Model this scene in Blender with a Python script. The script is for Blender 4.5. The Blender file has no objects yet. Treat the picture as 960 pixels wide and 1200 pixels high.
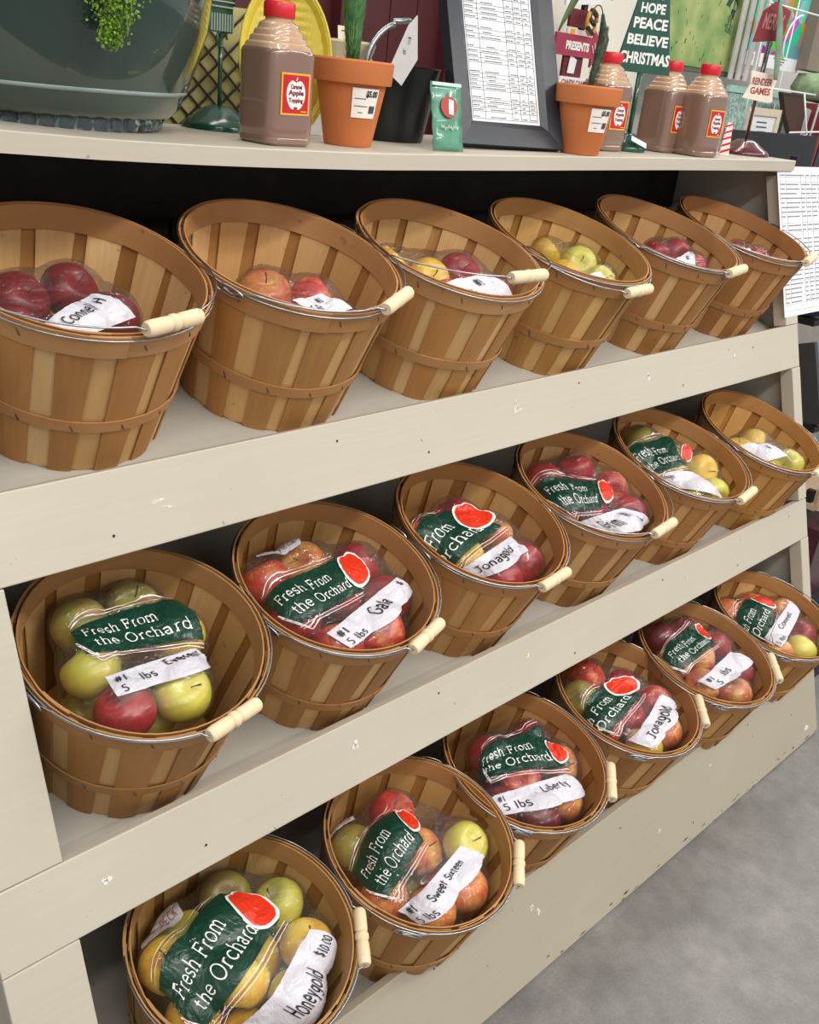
import bpy, bmesh, math, random
import numpy as np
from mathutils import Matrix, Vector, Euler
random.seed(11)
scn = bpy.context.scene
COL = scn.collection
PI = math.pi

# ------------------------------------------------------------------ camera
F_PX = 1127.52
RW = ((0.71157714, -0.69524897, 0.10142403), (-0.22419875, -0.3614898, -0.90501936), (0.66587753, 0.62125195, -0.41310184))
cam = bpy.data.cameras.new('camera'); cam_o = bpy.data.objects.new('camera', cam); COL.objects.link(cam_o)
cam.sensor_fit = 'VERTICAL'; cam.sensor_height = 24.0; cam.lens = F_PX * 24.0 / 1200.0
cam.clip_start = 0.05; cam.clip_end = 60
_r = Matrix((RW[0], tuple(-v for v in RW[1]), tuple(-v for v in RW[2]))).transposed()
cam_o.matrix_world = Matrix.Translation((-0.01464577, -0.69851142, 1.65628912)) @ _r.to_4x4()
scn.camera = cam_o
scn.view_settings.view_transform = 'Standard'
scn.view_settings.look = 'None'
scn.view_settings.gamma = 1.0
scn.view_settings.exposure = 0.0
scn.view_settings.use_curve_mapping = False

# ------------------------------------------------------------------ light: shop ceiling with fluorescent strips
w = bpy.data.worlds.new('world'); scn.world = w; w.use_nodes = True
w.node_tree.nodes['Background'].inputs[0].default_value = (0.95, 0.97, 1.0, 1)
w.node_tree.nodes['Background'].inputs[1].default_value = 0.52
def area(name, loc, size, power, rot=(0, 0, 0), col=(1, 0.96, 0.9)):
    l = bpy.data.lights.new(name, 'AREA'); l.shape = 'RECTANGLE'; l.size, l.size_y = size; l.energy = power; l.color = col
    o = bpy.data.objects.new(name, l); COL.objects.link(o); o.location = loc; o.rotation_euler = rot
    return o
area('ceiling_strip_light', (0.2, -1.3, 3.3), (3.6, 0.22), 62)
area('ceiling_strip_light', (2.6, -1.6, 3.3), (3.6, 0.22), 62)
area('ceiling_strip_light', (1.2, -3.6, 3.3), (4.6, 0.3), 75)
area('ceiling_strip_light', (5.2, -0.6, 3.3), (0.3, 3.6), 60)
area('ceiling_strip_light', (2.4, 1.0, 3.3), (5.0, 0.22), 34)

# ------------------------------------------------------------------ mesh helpers
class MB:
    def __init__(s): s.v = []; s.f = []; s.m = []
    def add(s, vs, fs, mi=0):
        b = len(s.v); s.v += [tuple(map(float, v)) for v in vs]; s.f += [tuple(i + b for i in f) for f in fs]; s.m += [mi] * len(fs); return s
    def box(s, c, d, rot=None, mi=0):
        x, y, z = d[0] / 2, d[1] / 2, d[2] / 2
        vs = [Vector((a * x, b * y, e * z)) for a in (-1, 1) for b in (-1, 1) for e in (-1, 1)]
        if rot is not None: vs = [rot @ v for v in vs]
        vs = [v + Vector(c) for v in vs]
        return s.add(vs, [(0, 1, 3, 2), (4, 6, 7, 5), (0, 4, 5, 1), (2, 3, 7, 6), (0, 2, 6, 4), (1, 5, 7, 3)], mi)
    def lathe(s, prof, n=32, c=(0, 0, 0), a0=0, a1=2 * PI, mi=0, mat=None):
        full = abs(a1 - a0 - 2 * PI) < 1e-6; k = n if full else n + 1; vs = []
        for i in range(k):
            a = a0 + (a1 - a0) * i / n; ca, sa = math.cos(a), math.sin(a)
            vs += [Vector((r * ca, r * sa, z)) for r, z in prof]
        if mat is not None: vs = [mat @ v for v in vs]
        vs = [v + Vector(c) for v in vs]; m = len(prof); fs = []
        for i in range(n):
            j = (i + 1) % k
            for q in range(m - 1): fs.append((i * m + q, j * m + q, j * m + q + 1, i * m + q + 1))
        return s.add(vs, fs, mi)
    def tube(s, pts, r, n=8, closed=False, mi=0, cap=True):
        P = [Vector(p) for p in pts]; N = len(P); vs = []
        rr = r if isinstance(r, (list, tuple)) else [r] * N
        up = None
        for i in range(N):
            a = P[(i - 1) % N] if (closed or i > 0) else P[i]; b = P[(i + 1) % N] if (closed or i < N - 1) else P[i]
            t = (b - a).normalized()
            if up is None: up = t.orthogonal().normalized()
            else:
                up = up - t * up.dot(t)
                up = up.normalized() if up.length > 1e-6 else t.orthogonal().normalized()
            sd = t.cross(up)
            for k in range(n):
                an = 2 * PI * k / n; vs.append(P[i] + rr[i] * (math.cos(an) * up + math.sin(an) * sd))
        fs = []
        for i in range(N if closed else N - 1):
            j = (i + 1) % N
            for k in range(n): fs.append((i * n + k, j * n + k, j * n + (k + 1) % n, i * n + (k + 1) % n))
        if not closed and cap: fs += [tuple(range(n))[::-1], tuple((N - 1) * n + k for k in range(n))]
        return s.add(vs, fs, mi)
    def ribbon(s, pts, wv, mi=0):      # flat strip following pts with half width vector wv
        vs = []
        for p in pts: vs += [Vector(p) - Vector(wv), Vector(p) + Vector(wv)]
        return s.add(vs, [(2 * i, 2 * i + 1, 2 * i + 3, 2 * i + 2) for i in range(len(pts) - 1)], mi)
    def prism(s, poly, t, mat=None, mi=0):   # poly in xz, thickness along y from 0 to t
        n = len(poly); vs = [Vector((x, 0, z)) for x, z in poly] + [Vector((x, t, z)) for x, z in poly]
        if mat is not None: vs = [mat @ v for v in vs]
        return s.add(vs, [tuple(range(n)), tuple(range(2 * n - 1, n - 1, -1))] + [(i, i + n, (i + 1) % n + n, (i + 1) % n) for i in range(n)], mi)
    def mesh(s, name, mats, smooth=False, angle=None):
        me = bpy.data.meshes.new(name); me.from_pydata(s.v, [], s.f)
        for m in (mats if isinstance(mats, (list, tuple)) else [mats]): me.materials.append(m)
        if any(s.m): me.polygons.foreach_set('material_index', s.m)
        bm = bmesh.new(); bm.from_mesh(me); bmesh.ops.recalc_face_normals(bm, faces=bm.faces); bm.to_mesh(me); bm.free()
        if smooth:
            me.polygons.foreach_set('use_smooth', [True] * len(me.polygons))
            if angle: me.set_sharp_from_angle(angle=math.radians(angle))
        me.update(); return me
    def build(s, name, mats, parent=None, smooth=False, angle=None, bevel=0):
        o = bpy.data.objects.new(name, s.mesh(name, mats, smooth, angle)); COL.objects.link(o)
        if parent is not None: o.parent = parent
        if bevel:
            b = o.modifiers.new('bevel', 'BEVEL'); b.width = bevel; b.segments = 2; b.limit_method = 'ANGLE'
        return o
def link_mesh(name, me, parent=None):
    o = bpy.data.objects.new(name, me); COL.objects.link(o)
    if parent is not None: o.parent = parent
    return o
def tag(o, label=None, cat=None, group=None, kind=None):
    if label: o['label'] = label
    if cat: o['category'] = cat
    if group: o['group'] = group
    if kind: o['kind'] = kind
    return o
def thing(name, label, cat, mat=None, group=None):
    o = bpy.data.objects.new(name, None); o.empty_display_size = 0.05; COL.objects.link(o)
    if mat is not None: o.matrix_world = mat
    return tag(o, label, cat, group)

# ------------------------------------------------------------------ materials
def srgb(c):
    if isinstance(c, str): c = tuple(int(c[i:i + 2], 16) for i in (0, 2, 4))
    return tuple(((v / 255) / 12.92 if v / 255 <= 0.04045 else ((v / 255 + 0.055) / 1.055) ** 2.4) for v in c) + (1,)
def newmat(name):
    m = bpy.data.materials.new(name); m.use_nodes = True; return m, m.node_tree.nodes, m.node_tree.links, m.node_tree.nodes['Principled BSDF']
def plain(name, c, rough=0.5, metal=0, var=0.06, scale=30, bump=0.0, coat=0, spec=0.5):
    m, N, L, P = newmat(name)
    tc = N.new('ShaderNodeTexCoord'); nz = N.new('ShaderNodeTexNoise'); nz.inputs['Scale'].default_value = scale; nz.inputs['Detail'].default_value = 4
    L.new(tc.outputs['Object'], nz.inputs['Vector'])
    rp = N.new('ShaderNodeValToRGB'); c = srgb(c)
    rp.color_ramp.elements[0].position = 0.3; rp.color_ramp.elements[1].position = 0.7
    rp.color_ramp.elements[0].color = tuple(max(0, v * (1 - var)) for v in c[:3]) + (1,)
    rp.color_ramp.elements[1].color = tuple(min(1, v * (1 + var)) for v in c[:3]) + (1,)
    L.new(nz.outputs['Fac'], rp.inputs['Fac']); L.new(rp.outputs['Color'], P.inputs['Base Color'])
    P.inputs['Roughness'].default_value = rough; P.inputs['Metallic'].default_value = metal
    P.inputs['Coat Weight'].default_value = coat; P.inputs['Specular IOR Level'].default_value = spec
    if bump:
        b = N.new('ShaderNodeBump'); b.inputs['Strength'].default_value = bump; b.inputs['Distance'].default_value = 0.002
        L.new(nz.outputs['Fac'], b.inputs['Height']); L.new(b.outputs['Normal'], P.inputs['Normal'])
    return m
def wood(name, ca, cb, cc, rough=0.55, zscale=3.0, fine=95, tint=True):
    """veneer wood: long grain along local z, tinted piece by piece"""
    m, N, L, P = newmat(name)
    tc = N.new('ShaderNodeTexCoord'); oi = N.new('ShaderNodeObjectInfo')
    ad = N.new('ShaderNodeVectorMath'); ad.operation = 'ADD'
    sc = N.new('ShaderNodeVectorMath'); sc.operation = 'SCALE'; sc.inputs[0].default_value = (7.1, 3.7, 5.3)
    L.new(oi.outputs['Random'], sc.inputs['Scale']); L.new(tc.outputs['Object'], ad.inputs[0]); L.new(sc.outputs['Vector'], ad.inputs[1])
    mp = N.new('ShaderNodeMapping'); mp.inputs['Scale'].default_value = (fine, fine, zscale); L.new(ad.outputs['Vector'], mp.inputs['Vector'])
    n1 = N.new('ShaderNodeTexNoise'); n1.inputs['Scale'].default_value = 1.0; n1.inputs['Detail'].default_value = 5; n1.inputs['Distortion'].default_value = 0.6
    L.new(mp.outputs['Vector'], n1.inputs['Vector'])
    mp2 = N.new('ShaderNodeMapping'); mp2.inputs['Scale'].default_value = (12, 12, 2.2); L.new(ad.outputs['Vector'], mp2.inputs['Vector'])
    n2 = N.new('ShaderNodeTexNoise'); n2.inputs['Scale'].default_value = 1.0; n2.inputs['Detail'].default_value = 3; L.new(mp2.outputs['Vector'], n2.inputs['Vector'])
    r1 = N.new('ShaderNodeValToRGB'); r1.color_ramp.elements[0].position = 0.25; r1.color_ramp.elements[1].position = 0.75
    r1.color_ramp.elements[0].color = srgb(ca); r1.color_ramp.elements[1].color = srgb(cb)
    mx = N.new('ShaderNodeMath'); mx.operation = 'MULTIPLY_ADD'; mx.inputs[1].default_value = 0.45; L.new(n1.outputs['Fac'], mx.inputs[0])
    m2 = N.new('ShaderNodeMath'); m2.operation = 'MULTIPLY'; m2.inputs[1].default_value = 0.55; L.new(n2.outputs['Fac'], m2.inputs[0]); L.new(m2.outputs[0], mx.inputs[2])
    L.new(mx.outputs[0], r1.inputs['Fac'])
    # piece to piece: mix towards a third colour by random
    mix = N.new('ShaderNodeMix'); mix.data_type = 'RGBA'
    mr = N.new('ShaderNodeMapRange'); mr.inputs['To Min'].default_value = 0.0; mr.inputs['To Max'].default_value = 0.75 if tint else 0.2
    L.new(oi.outputs['Random'], mr.inputs['Value']); L.new(mr.outputs['Result'], mix.inputs['Factor'])
    L.new(r1.outputs['Color'], mix.inputs['A']); mix.inputs['B'].default_value = srgb(cc)
    ml = N.new('ShaderNodeMix'); ml.data_type = 'RGBA'; ml.blend_type = 'MULTIPLY'; ml.inputs['Factor'].default_value = 1
    L.new(mix.outputs['Result'], ml.inputs['A']); L.new(oi.outputs['Color'], ml.inputs['B'])
    # small knots / stains
    vo = N.new('ShaderNodeTexNoise'); vo.inputs['Scale'].default_value = 38; L.new(ad.outputs['Vector'], vo.inputs['Vector'])
    kr = N.new('ShaderNodeValToRGB'); kr.color_ramp.elements[0].position = 0.72; kr.color_ramp.elements[1].position = 0.8
    kr.color_ramp.elements[0].color = (1, 1, 1, 1); kr.color_ramp.elements[1].color = (0.55, 0.42, 0.32, 1)
    L.new(vo.outputs['Fac'], kr.inputs['Fac'])
    m3 = N.new('ShaderNodeMix'); m3.data_type = 'RGBA'; m3.blend_type = 'MULTIPLY'; m3.inputs['Factor'].default_value = 0.8
    L.new(ml.outputs['Result'], m3.inputs['A']); L.new(kr.outputs['Color'], m3.inputs['B'])
    L.new(m3.outputs['Result'], P.inputs['Base Color']); P.inputs['Roughness'].default_value = rough; P.inputs['Specular IOR Level'].default_value = 0.35
    b = N.new('ShaderNodeBump'); b.inputs['Strength'].default_value = 0.25; b.inputs['Distance'].default_value = 0.0008
    L.new(n1.outputs['Fac'], b.inputs['Height']); L.new(b.outputs['Normal'], P.inputs['Normal'])
    return m
def paint(name, c, grain=(1.5, 40, 40)):
    """brush painted boards: soft grain, tiny nicks and dark specks"""
    m, N, L, P = newmat(name)
    tc = N.new('ShaderNodeTexCoord'); mp = N.new('ShaderNodeMapping'); mp.inputs['Scale'].default_value = grain; L.new(tc.outputs['Object'], mp.inputs['Vector'])
    n1 = N.new('ShaderNodeTexNoise'); n1.inputs['Scale'].default_value = 3; n1.inputs['Detail'].default_value = 6; L.new(mp.outputs['Vector'], n1.inputs['Vector'])
    n2 = N.new('ShaderNodeTexNoise'); n2.inputs['Scale'].default_value = 2.3; n2.inputs['Detail'].default_value = 5; L.new(tc.outputs['Object'], n2.inputs['Vector'])
    c = srgb(c)
    r = N.new('ShaderNodeValToRGB'); r.color_ramp.elements[0].position = 0.3; r.color_ramp.elements[1].position = 0.7
    r.color_ramp.elements[0].color = tuple(v * 0.93 for v in c[:3]) + (1,); r.color_ramp.elements[1].color = tuple(v * 1.04 for v in c[:3]) + (1,)
    ad = N.new('ShaderNodeMath'); ad.operation = 'MULTIPLY_ADD'; ad.inputs[1].default_value = 0.3
    L.new(n1.outputs['Fac'], ad.inputs[0]); ml = N.new('ShaderNodeMath'); ml.operation = 'MULTIPLY'; ml.inputs[1].default_value = 0.7
    L.new(n2.outputs['Fac'], ml.inputs[0]); L.new(ml.outputs[0], ad.inputs[2]); L.new(ad.outputs[0], r.inputs['Fac'])
    # grime specks
    n3 = N.new('ShaderNodeTexNoise'); n3.inputs['Scale'].default_value = 55; n3.inputs['Detail'].default_value = 2; L.new(tc.outputs['Object'], n3.inputs['Vector'])
    kr = N.new('ShaderNodeValToRGB'); kr.color_ramp.elements[0].position = 0.76; kr.color_ramp.elements[1].position = 0.79
    kr.color_ramp.elements[0].color = (1, 1, 1, 1); kr.color_ramp.elements[1].color = (0.5, 0.45, 0.38, 1); L.new(n3.outputs['Fac'], kr.inputs['Fac'])
    mm = N.new('ShaderNodeMix'); mm.data_type = 'RGBA'; mm.blend_type = 'MULTIPLY'; mm.inputs['Factor'].default_value = 0.7
    L.new(r.outputs['Color'], mm.inputs['A']); L.new(kr.outputs['Color'], mm.inputs['B']); L.new(mm.outputs['Result'], P.inputs['Base Color'])
    P.inputs['Roughness'].default_value = 0.42
    b = N.new('ShaderNodeBump'); b.inputs['Strength'].default_value = 0.22; b.inputs['Distance'].default_value = 0.0012
    L.new(n1.outputs['Fac'], b.inputs['Height']); L.new(b.outputs['Normal'], P.inputs['Normal'])
    return m
def concrete():
    m, N, L, P = newmat('polished_concrete')
    tc = N.new('ShaderNodeTexCoord')
    def nz(s, d, di=0.0):
        n = N.new('ShaderNodeTexNoise'); n.inputs['Scale'].default_value = s; n.inputs['Detail'].default_value = d; n.inputs['Distortion'].default_value = di
        L.new(tc.outputs['Object'], n.inputs['Vector']); return n
    a, b, c = nz(5.5, 9, 0.6), nz(22, 6), nz(240, 2)
    r = N.new('ShaderNodeValToRGB'); e = r.color_ramp.elements; e[0].position = 0.25; e[0].color = srgb('8c8983'); e[1].position = 0.75; e[1].color = srgb('b2aea6')
    e2 = e.new(0.5); e2.color = srgb('a09c95')
    L.new(a.outputs['Fac'], r.inputs['Fac'])
    m1 = N.new('ShaderNodeMix'); m1.data_type = 'RGBA'; m1.blend_type = 'OVERLAY'; m1.inputs['Factor'].default_value = 0.5
    L.new(r.outputs['Color'], m1.inputs['A']); L.new(b.outputs['Color'], m1.inputs['B'])
    bw = N.new('ShaderNodeRGBToBW'); L.new(m1.outputs['Result'], bw.inputs['Color'])
    r2 = N.new('ShaderNodeValToRGB'); r2.color_ramp.elements[0].color = (0.02, 0.02, 0.019, 1); r2.color_ramp.elements[1].color = (0.52, 0.503, 0.472, 1)
    L.new(bw.outputs['Val'], r2.inputs['Fac'])
    m2 = N.new('ShaderNodeMix'); m2.data_type = 'RGBA'; m2.blend_type = 'OVERLAY'; m2.inputs['Factor'].default_value = 0.35
    L.new(r2.outputs['Color'], m2.inputs['A']); bw2 = N.new('ShaderNodeRGBToBW'); L.new(c.outputs['Color'], bw2.inputs['Color']); L.new(bw2.outputs['Val'], m2.inputs['B'])
    # scratches: thin dark streaks
    mp = N.new('ShaderNodeMapping'); mp.inputs['Rotation'].default_value = (0, 0, 0.9); mp.inputs['Scale'].default_value = (1.2, 9, 1); L.new(tc.outputs['Object'], mp.inputs['Vector'])
    s = N.new('ShaderNodeTexNoise'); s.inputs['Scale'].default_value = 2.2; s.inputs['Detail'].default_value = 3; L.new(mp.outputs['Vector'], s.inputs['Vector'])
    sr = N.new('ShaderNodeValToRGB'); sr.color_ramp.elements[0].position = 0.71; sr.color_ramp.elements[1].position = 0.74
    sr.color_ramp.elements[0].color = (1, 1, 1, 1); sr.color_ramp.elements[1].color = (0.6, 0.6, 0.6, 1); L.new(s.outputs['Fac'], sr.inputs['Fac'])
    m3 = N.new('ShaderNodeMix'); m3.data_type = 'RGBA'; m3.blend_type = 'MULTIPLY'; m3.inputs['Factor'].default_value = 0.6
    L.new(m2.outputs['Result'], m3.inputs['A']); L.new(sr.outputs['Color'], m3.inputs['B'])
    L.new(m3.outputs['Result'], P.inputs['Base Color'])
    rr = N.new('ShaderNodeMapRange'); rr.inputs['To Min'].default_value = 0.28; rr.inputs['To Max'].default_value = 0.55; L.new(a.outputs['Fac'], rr.inputs['Value']); L.new(rr.outputs['Result'], P.inputs['Roughness'])
    return m
def film_mat():
    m, N, L, P = newmat('clear_plastic_film'); N.remove(P)
    out = [n for n in N if n.type == 'OUTPUT_MATERIAL'][0]
    tr = N.new('ShaderNodeBsdfTransparent'); tr.inputs[0].default_value = (0.97, 0.97, 0.97, 1)
    gl = N.new('ShaderNodeBsdfGlossy'); gl.inputs['Roughness'].default_value = 0.05
    df = N.new('ShaderNodeBsdfDiffuse'); df.inputs[0].default_value = (0.8, 0.82, 0.84, 1)
    fr = N.new('ShaderNodeLayerWeight'); fr.inputs['Blend'].default_value = 0.25
    tc = N.new('ShaderNodeTexCoord'); nz = N.new('ShaderNodeTexNoise'); nz.inputs['Scale'].default_value = 26; nz.inputs['Detail'].default_value = 4; nz.inputs['Distortion'].default_value = 2.2
    oi = N.new('ShaderNodeObjectInfo'); mp = N.new('ShaderNodeMapping'); mp.inputs['Scale'].default_value = (0.5, 1.3, 0.8)
    ad = N.new('ShaderNodeVectorMath'); ad.operation = 'ADD'; L.new(tc.outputs['Object'], ad.inputs[0]); L.new(oi.outputs['Random'], ad.inputs[1]); L.new(ad.outputs['Vector'], mp.inputs['Vector']); L.new(mp.outputs['Vector'], nz.inputs['Vector'])
    b = N.new('ShaderNodeBump'); b.inputs['Strength'].default_value = 0.9; b.inputs['Distance'].default_value = 0.01; L.new(nz.outputs['Fac'], b.inputs['Height'])
    L.new(b.outputs['Normal'], gl.inputs['Normal']); L.new(b.outputs['Normal'], fr.inputs['Normal'])
    m1 = N.new('ShaderNodeMixShader'); m1.inputs[0].default_value = 0.025; L.new(tr.outputs[0], m1.inputs[1]); L.new(df.outputs[0], m1.inputs[2])
    mr = N.new('ShaderNodeMapRange'); mr.inputs['To Min'].default_value = 0.065; mr.inputs['To Max'].default_value = 0.5; L.new(fr.outputs['Fresnel'], mr.inputs['Value'])
    m2 = N.new('ShaderNodeMixShader'); L.new(mr.outputs['Result'], m2.inputs[0]); L.new(m1.outputs[0], m2.inputs[1]); L.new(gl.outputs[0], m2.inputs[2])
    L.new(m2.outputs[0], out.inputs['Surface'])
    return m
def print_mat(name, c, rough=0.3):
    m, N, L, P = newmat(name); P.inputs['Base Color'].default_value = srgb(c); P.inputs['Roughness'].default_value = rough
    tc = N.new('ShaderNodeTexCoord'); nz = N.new('ShaderNodeTexNoise'); nz.inputs['Scale'].default_value = 26; nz.inputs['Detail'].default_value = 3; nz.inputs['Distortion'].default_value = 1.5
    L.new(tc.outputs['Object'], nz.inputs['Vector'])
    b = N.new('ShaderNodeBump'); b.inputs['Strength'].default_value = 0.6; b.inputs['Distance'].default_value = 0.008
    L.new(nz.outputs['Fac'], b.inputs['Height']); L.new(b.outputs['Normal'], P.inputs['Normal'])
    return m
def apple_mat(name, ground, blush, amt, deep):
    """apple skin: ground colour, streaky blush, pale lenticels"""
    m, N, L, P = newmat(name)
    tc = N.new('ShaderNodeTexCoord'); oi = N.new('ShaderNodeObjectInfo')
    sc = N.new('ShaderNodeVectorMath'); sc.operation = 'SCALE'; sc.inputs[0].default_value = (13, 7, 9); L.new(oi.outputs['Random'], sc.inputs['Scale'])
    ad = N.new('ShaderNodeVectorMath'); ad.operation = 'ADD'; L.new(tc.outputs['Object'], ad.inputs[0]); L.new(sc.outputs['Vector'], ad.inputs[1])
    n1 = N.new('ShaderNodeTexNoise'); n1.inputs['Scale'].default_value = 1.5; n1.inputs['Detail'].default_value = 3; L.new(ad.outputs['Vector'], n1.inputs['Vector'])
    mp = N.new('ShaderNodeMapping'); mp.inputs['Scale'].default_value = (9, 9, 1.1); L.new(ad.outputs['Vector'], mp.inputs['Vector'])
    n2 = N.new('ShaderNodeTexNoise'); n2.inputs['Scale'].default_value = 1; n2.inputs['Detail'].default_value = 3; L.new(mp.outputs['Vector'], n2.inputs['Vector'])
    s = N.new('ShaderNodeMath'); s.operation = 'MULTIPLY_ADD'; s.inputs[1].default_value = 0.35; L.new(n2.outputs['Fac'], s.inputs[0])
    s2 = N.new('ShaderNodeMath'); s2.operation = 'MULTIPLY'; s2.inputs[1].default_value = 0.65; L.new(n1.outputs['Fac'], s2.inputs[0]); L.new(s2.outputs[0], s.inputs[2])
    r = N.new('ShaderNodeValToRGB'); e = r.color_ramp.elements
    c = 1 - amt
    e[0].position = max(0.0, 0.30 + 0.4 * c - 0.16); e[0].color = srgb(ground); e[1].position = min(1, 0.30 + 0.4 * c + 0.02); e[1].color = srgb(blush)
    e2 = e.new(min(1, 0.30 + 0.4 * c + 0.2)); e2.color = srgb(deep)
    L.new(s.outputs[0], r.inputs['Fac'])
    vo = N.new('ShaderNodeTexVoronoi'); vo.inputs['Scale'].default_value = 13; L.new(ad.outputs['Vector'], vo.inputs['Vector'])
    vr = N.new('ShaderNodeValToRGB'); vr.color_ramp.elements[0].position = 0.05; vr.color_ramp.elements[1].position = 0.14
    vr.color_ramp.elements[0].color = (0.35, 0.35, 0.35, 1); vr.color_ramp.elements[1].color = (0, 0, 0, 1); L.new(vo.outputs['Distance'], vr.inputs['Fac'])
    mx = N.new('ShaderNodeMix'); mx.data_type = 'RGBA'; L.new(vr.outputs['Color'], mx.inputs['Factor']); L.new(r.outputs['Color'], mx.inputs['A']); mx.inputs['B'].default_value = srgb('e8d090')
    hv = N.new('ShaderNodeHueSaturation'); mr = N.new('ShaderNodeMapRange'); mr.inputs['To Min'].default_value = 0.82; mr.inputs['To Max'].default_value = 1.15
    L.new(oi.outputs['Random'], mr.inputs['Value']); L.new(mr.outputs['Result'], hv.inputs['Value']); L.new(mx.outputs['Result'], hv.inputs['Color'])
    L.new(hv.outputs['Color'], P.inputs['Base Color']); P.inputs['Roughness'].default_value = 0.33; P.inputs['Subsurface Weight'].default_value = 0.0
    return m
PAINT = paint('beige_board_paint', 'c7bfae'); SHELFP = paint('grey_beige_shelf_paint', 'b4b0a6'); PAINT_KICK = paint('beige_kick_board_paint', 'b3aa96')  # shelf copy is greyer, with the shade on the tiers put into its colour
DARK = plain('dark_stained_board', '2a211d', 0.7, var=0.3, scale=12)
STAVE_OUT = wood('toasted_veneer', 'a06e3e', 'c4955c', 'ab7640')
STAVE_IN = wood('pale_veneer', 'd2a46a', 'edcb98', 'c99b60')
HOOP = wood('hoop_veneer', 'a87a4c', 'c49668', 'b07e4c', tint=True, zscale=60, fine=14)
GRIP = wood('bare_turned_wood', 'dcc69e', 'ebd9b6', 'e4d0aa', rough=0.5, zscale=14, fine=60)
WIRE = plain('galvanised_wire', 'b4b6ba', 0.28, metal=1.0, var=0.1)
STEEL = plain('steel_staple', '6d6c6a', 0.4, metal=0.9)
FILM = film_mat()
GREEN = print_mat('green_bag_print', '183f30'); WHITEP = print_mat('white_bag_print', 'd6d4dd', 0.35)
REDP = print_mat('red_bag_print', 'e8391f'); INK = plain('black_marker_ink', '16161c', 0.5); LET = plain('white_print_ink', 'f4f6f2', 0.4)
MAR = plain('maroon_print_ink', '9c4a44', 0.4)
AP = {'R': apple_mat('striped_red_apple_skin', 'e8a850', 'd2402c', 0.62, 'b01c20'), 'C': apple_mat('crimson_apple_skin', 'd65034', 'b81c26', 0.8, '96121c'),
      'D': apple_mat('dark_red_apple_skin', 'b03a2c', '8e1620', 0.85, '6c1018'), 'Y': apple_mat('golden_apple_skin', 'ead052', 'e6bc3c', 0.5, 'dc9038'),
      'G': apple_mat('yellow_green_apple_skin', 'ccd052', 'd8ca48', 0.5, 'bcc444'), 'P': apple_mat('blushed_pink_apple_skin', 'ecc766', 'e08a4c', 0.55, 'c8402c'),
      'O': apple_mat('olive_apple_skin', '8f9a3c', 'a3903c', 0.5, '8c6a34')}
APN = {'R': 'red', 'C': 'crimson', 'D': 'dark red', 'Y': 'golden yellow', 'G': 'yellow-green', 'P': 'pink-blushed', 'O': 'olive green'}
STEM = plain('apple_stem', '5b3d22', 0.8)

# ------------------------------------------------------------------ floor and far walls
fl = MB().box((3, 0, -0.01), (16, 14, 0.02)).build('floor', concrete()); tag(fl, kind='structure')
wb = MB().box((4.2, 3.6, 1.7), (14, 0.1, 3.4)).build('wall_back', plain('far_shop_wall', '8d8177', 0.8, var=0.12, scale=1.5)); tag(wb, kind='structure')

# ------------------------------------------------------------------ the sloped display unit
AL = 0.32573; SA, CA = math.sin(AL), math.cos(AL)
X0, X1 = 0.293, 2.612
XS = (0.3, 0.5, 0.64, 0.78, 0.87, 1.1, 1.45, 2.0, 2.65); SS = (0, .0036, .0096, .013, .0145, .016, .0125, .005, 0)
def ztop(x): return 1.55 - float(np.interp(x, XS, SS))
unit = thing('produce_display_shelf', 'long beige painted wooden display with three sloped tiers of bushel baskets', 'display shelf', Matrix.Identity(4))
LEAN = Matrix.Rotation(-AL, 3, 'X')
def face_board(name, x0, x1, u0, u1, t, mat, out=0.0):
    u = (u0 + u1) / 2
    c = Vector(((x0 + x1) / 2, u * SA + CA * (t / 2 - out), u * CA - SA * (t / 2 - out)))
    o = bpy.data.objects.new(name, MB().box((0, 0, 0), (x1 - x0, t, u1 - u0)).mesh(name, mat)); COL.objects.link(o)
    o.location = c; o.rotation_euler = (-AL, 0, 0); o.parent = unit
    b = o.modifiers.new('bevel', 'BEVEL'); b.width = 0.0018; b.segments = 2
    return o
UF = [(1.0899, 1.2055), (0.6049, 0.7165), (0.0, 0.2275)]
face_board('front_rail', X0, X1, *UF[0], 0.02, PAINT)
face_board('front_rail', X0, X1, *UF[1], 0.02, PAINT)
face_board('kick_board', X0, X1, 0.006, UF[2][1], 0.02, PAINT_KICK)
for (a, b) in ((0.2275, 0.6049), (0.7165, 1.0899), (1.2055, 1.6)):
    face_board('stile', X0, X0 + 0.104, a + 0.0012, b - 0.0012, 0.02, PAINT, 0.0)
    face_board('stile', X1 - (0.067 if a > 1 else 0.045), X1 + .003, a + 0.0012, b - 0.0012, 0.036, PAINT, 0.0)
YB = 0.85
for x in (X0 + 0.002, X1 - 0.020):
    m = MB(); poly = [(0.03, 0.0), (YB, 0.0), (YB, 1.515), (1.515 * SA / CA + 0.025, 1.515), ]
    n = len(poly); vs = [(x, y, z) for y, z in poly] + [(x + 0.018, y, z) for y, z in poly]
    m.add(vs, [tuple(range(n)), tuple(range(2 * n - 1, n - 1, -1))] + [(i, i + n, (i + 1) % n + n, (i + 1) % n) for i in range(n)])
    m.build('side_panel', PAINT, unit)
TIER = [((0.56425, 1.15959), 0.3227750), ((0.40614, 0.67649), 0.3345545), ((0.20753, 0.19038), 0.2687764)]
TIER = [((0.56425, 1.15959), math.radians(18.493652921591373)), ((0.40614, 0.67649), math.radians(19.168511883506557)), ((0.20753, 0.19038), math.radians(15.399754054558962))]
SHELF_O = []
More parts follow.
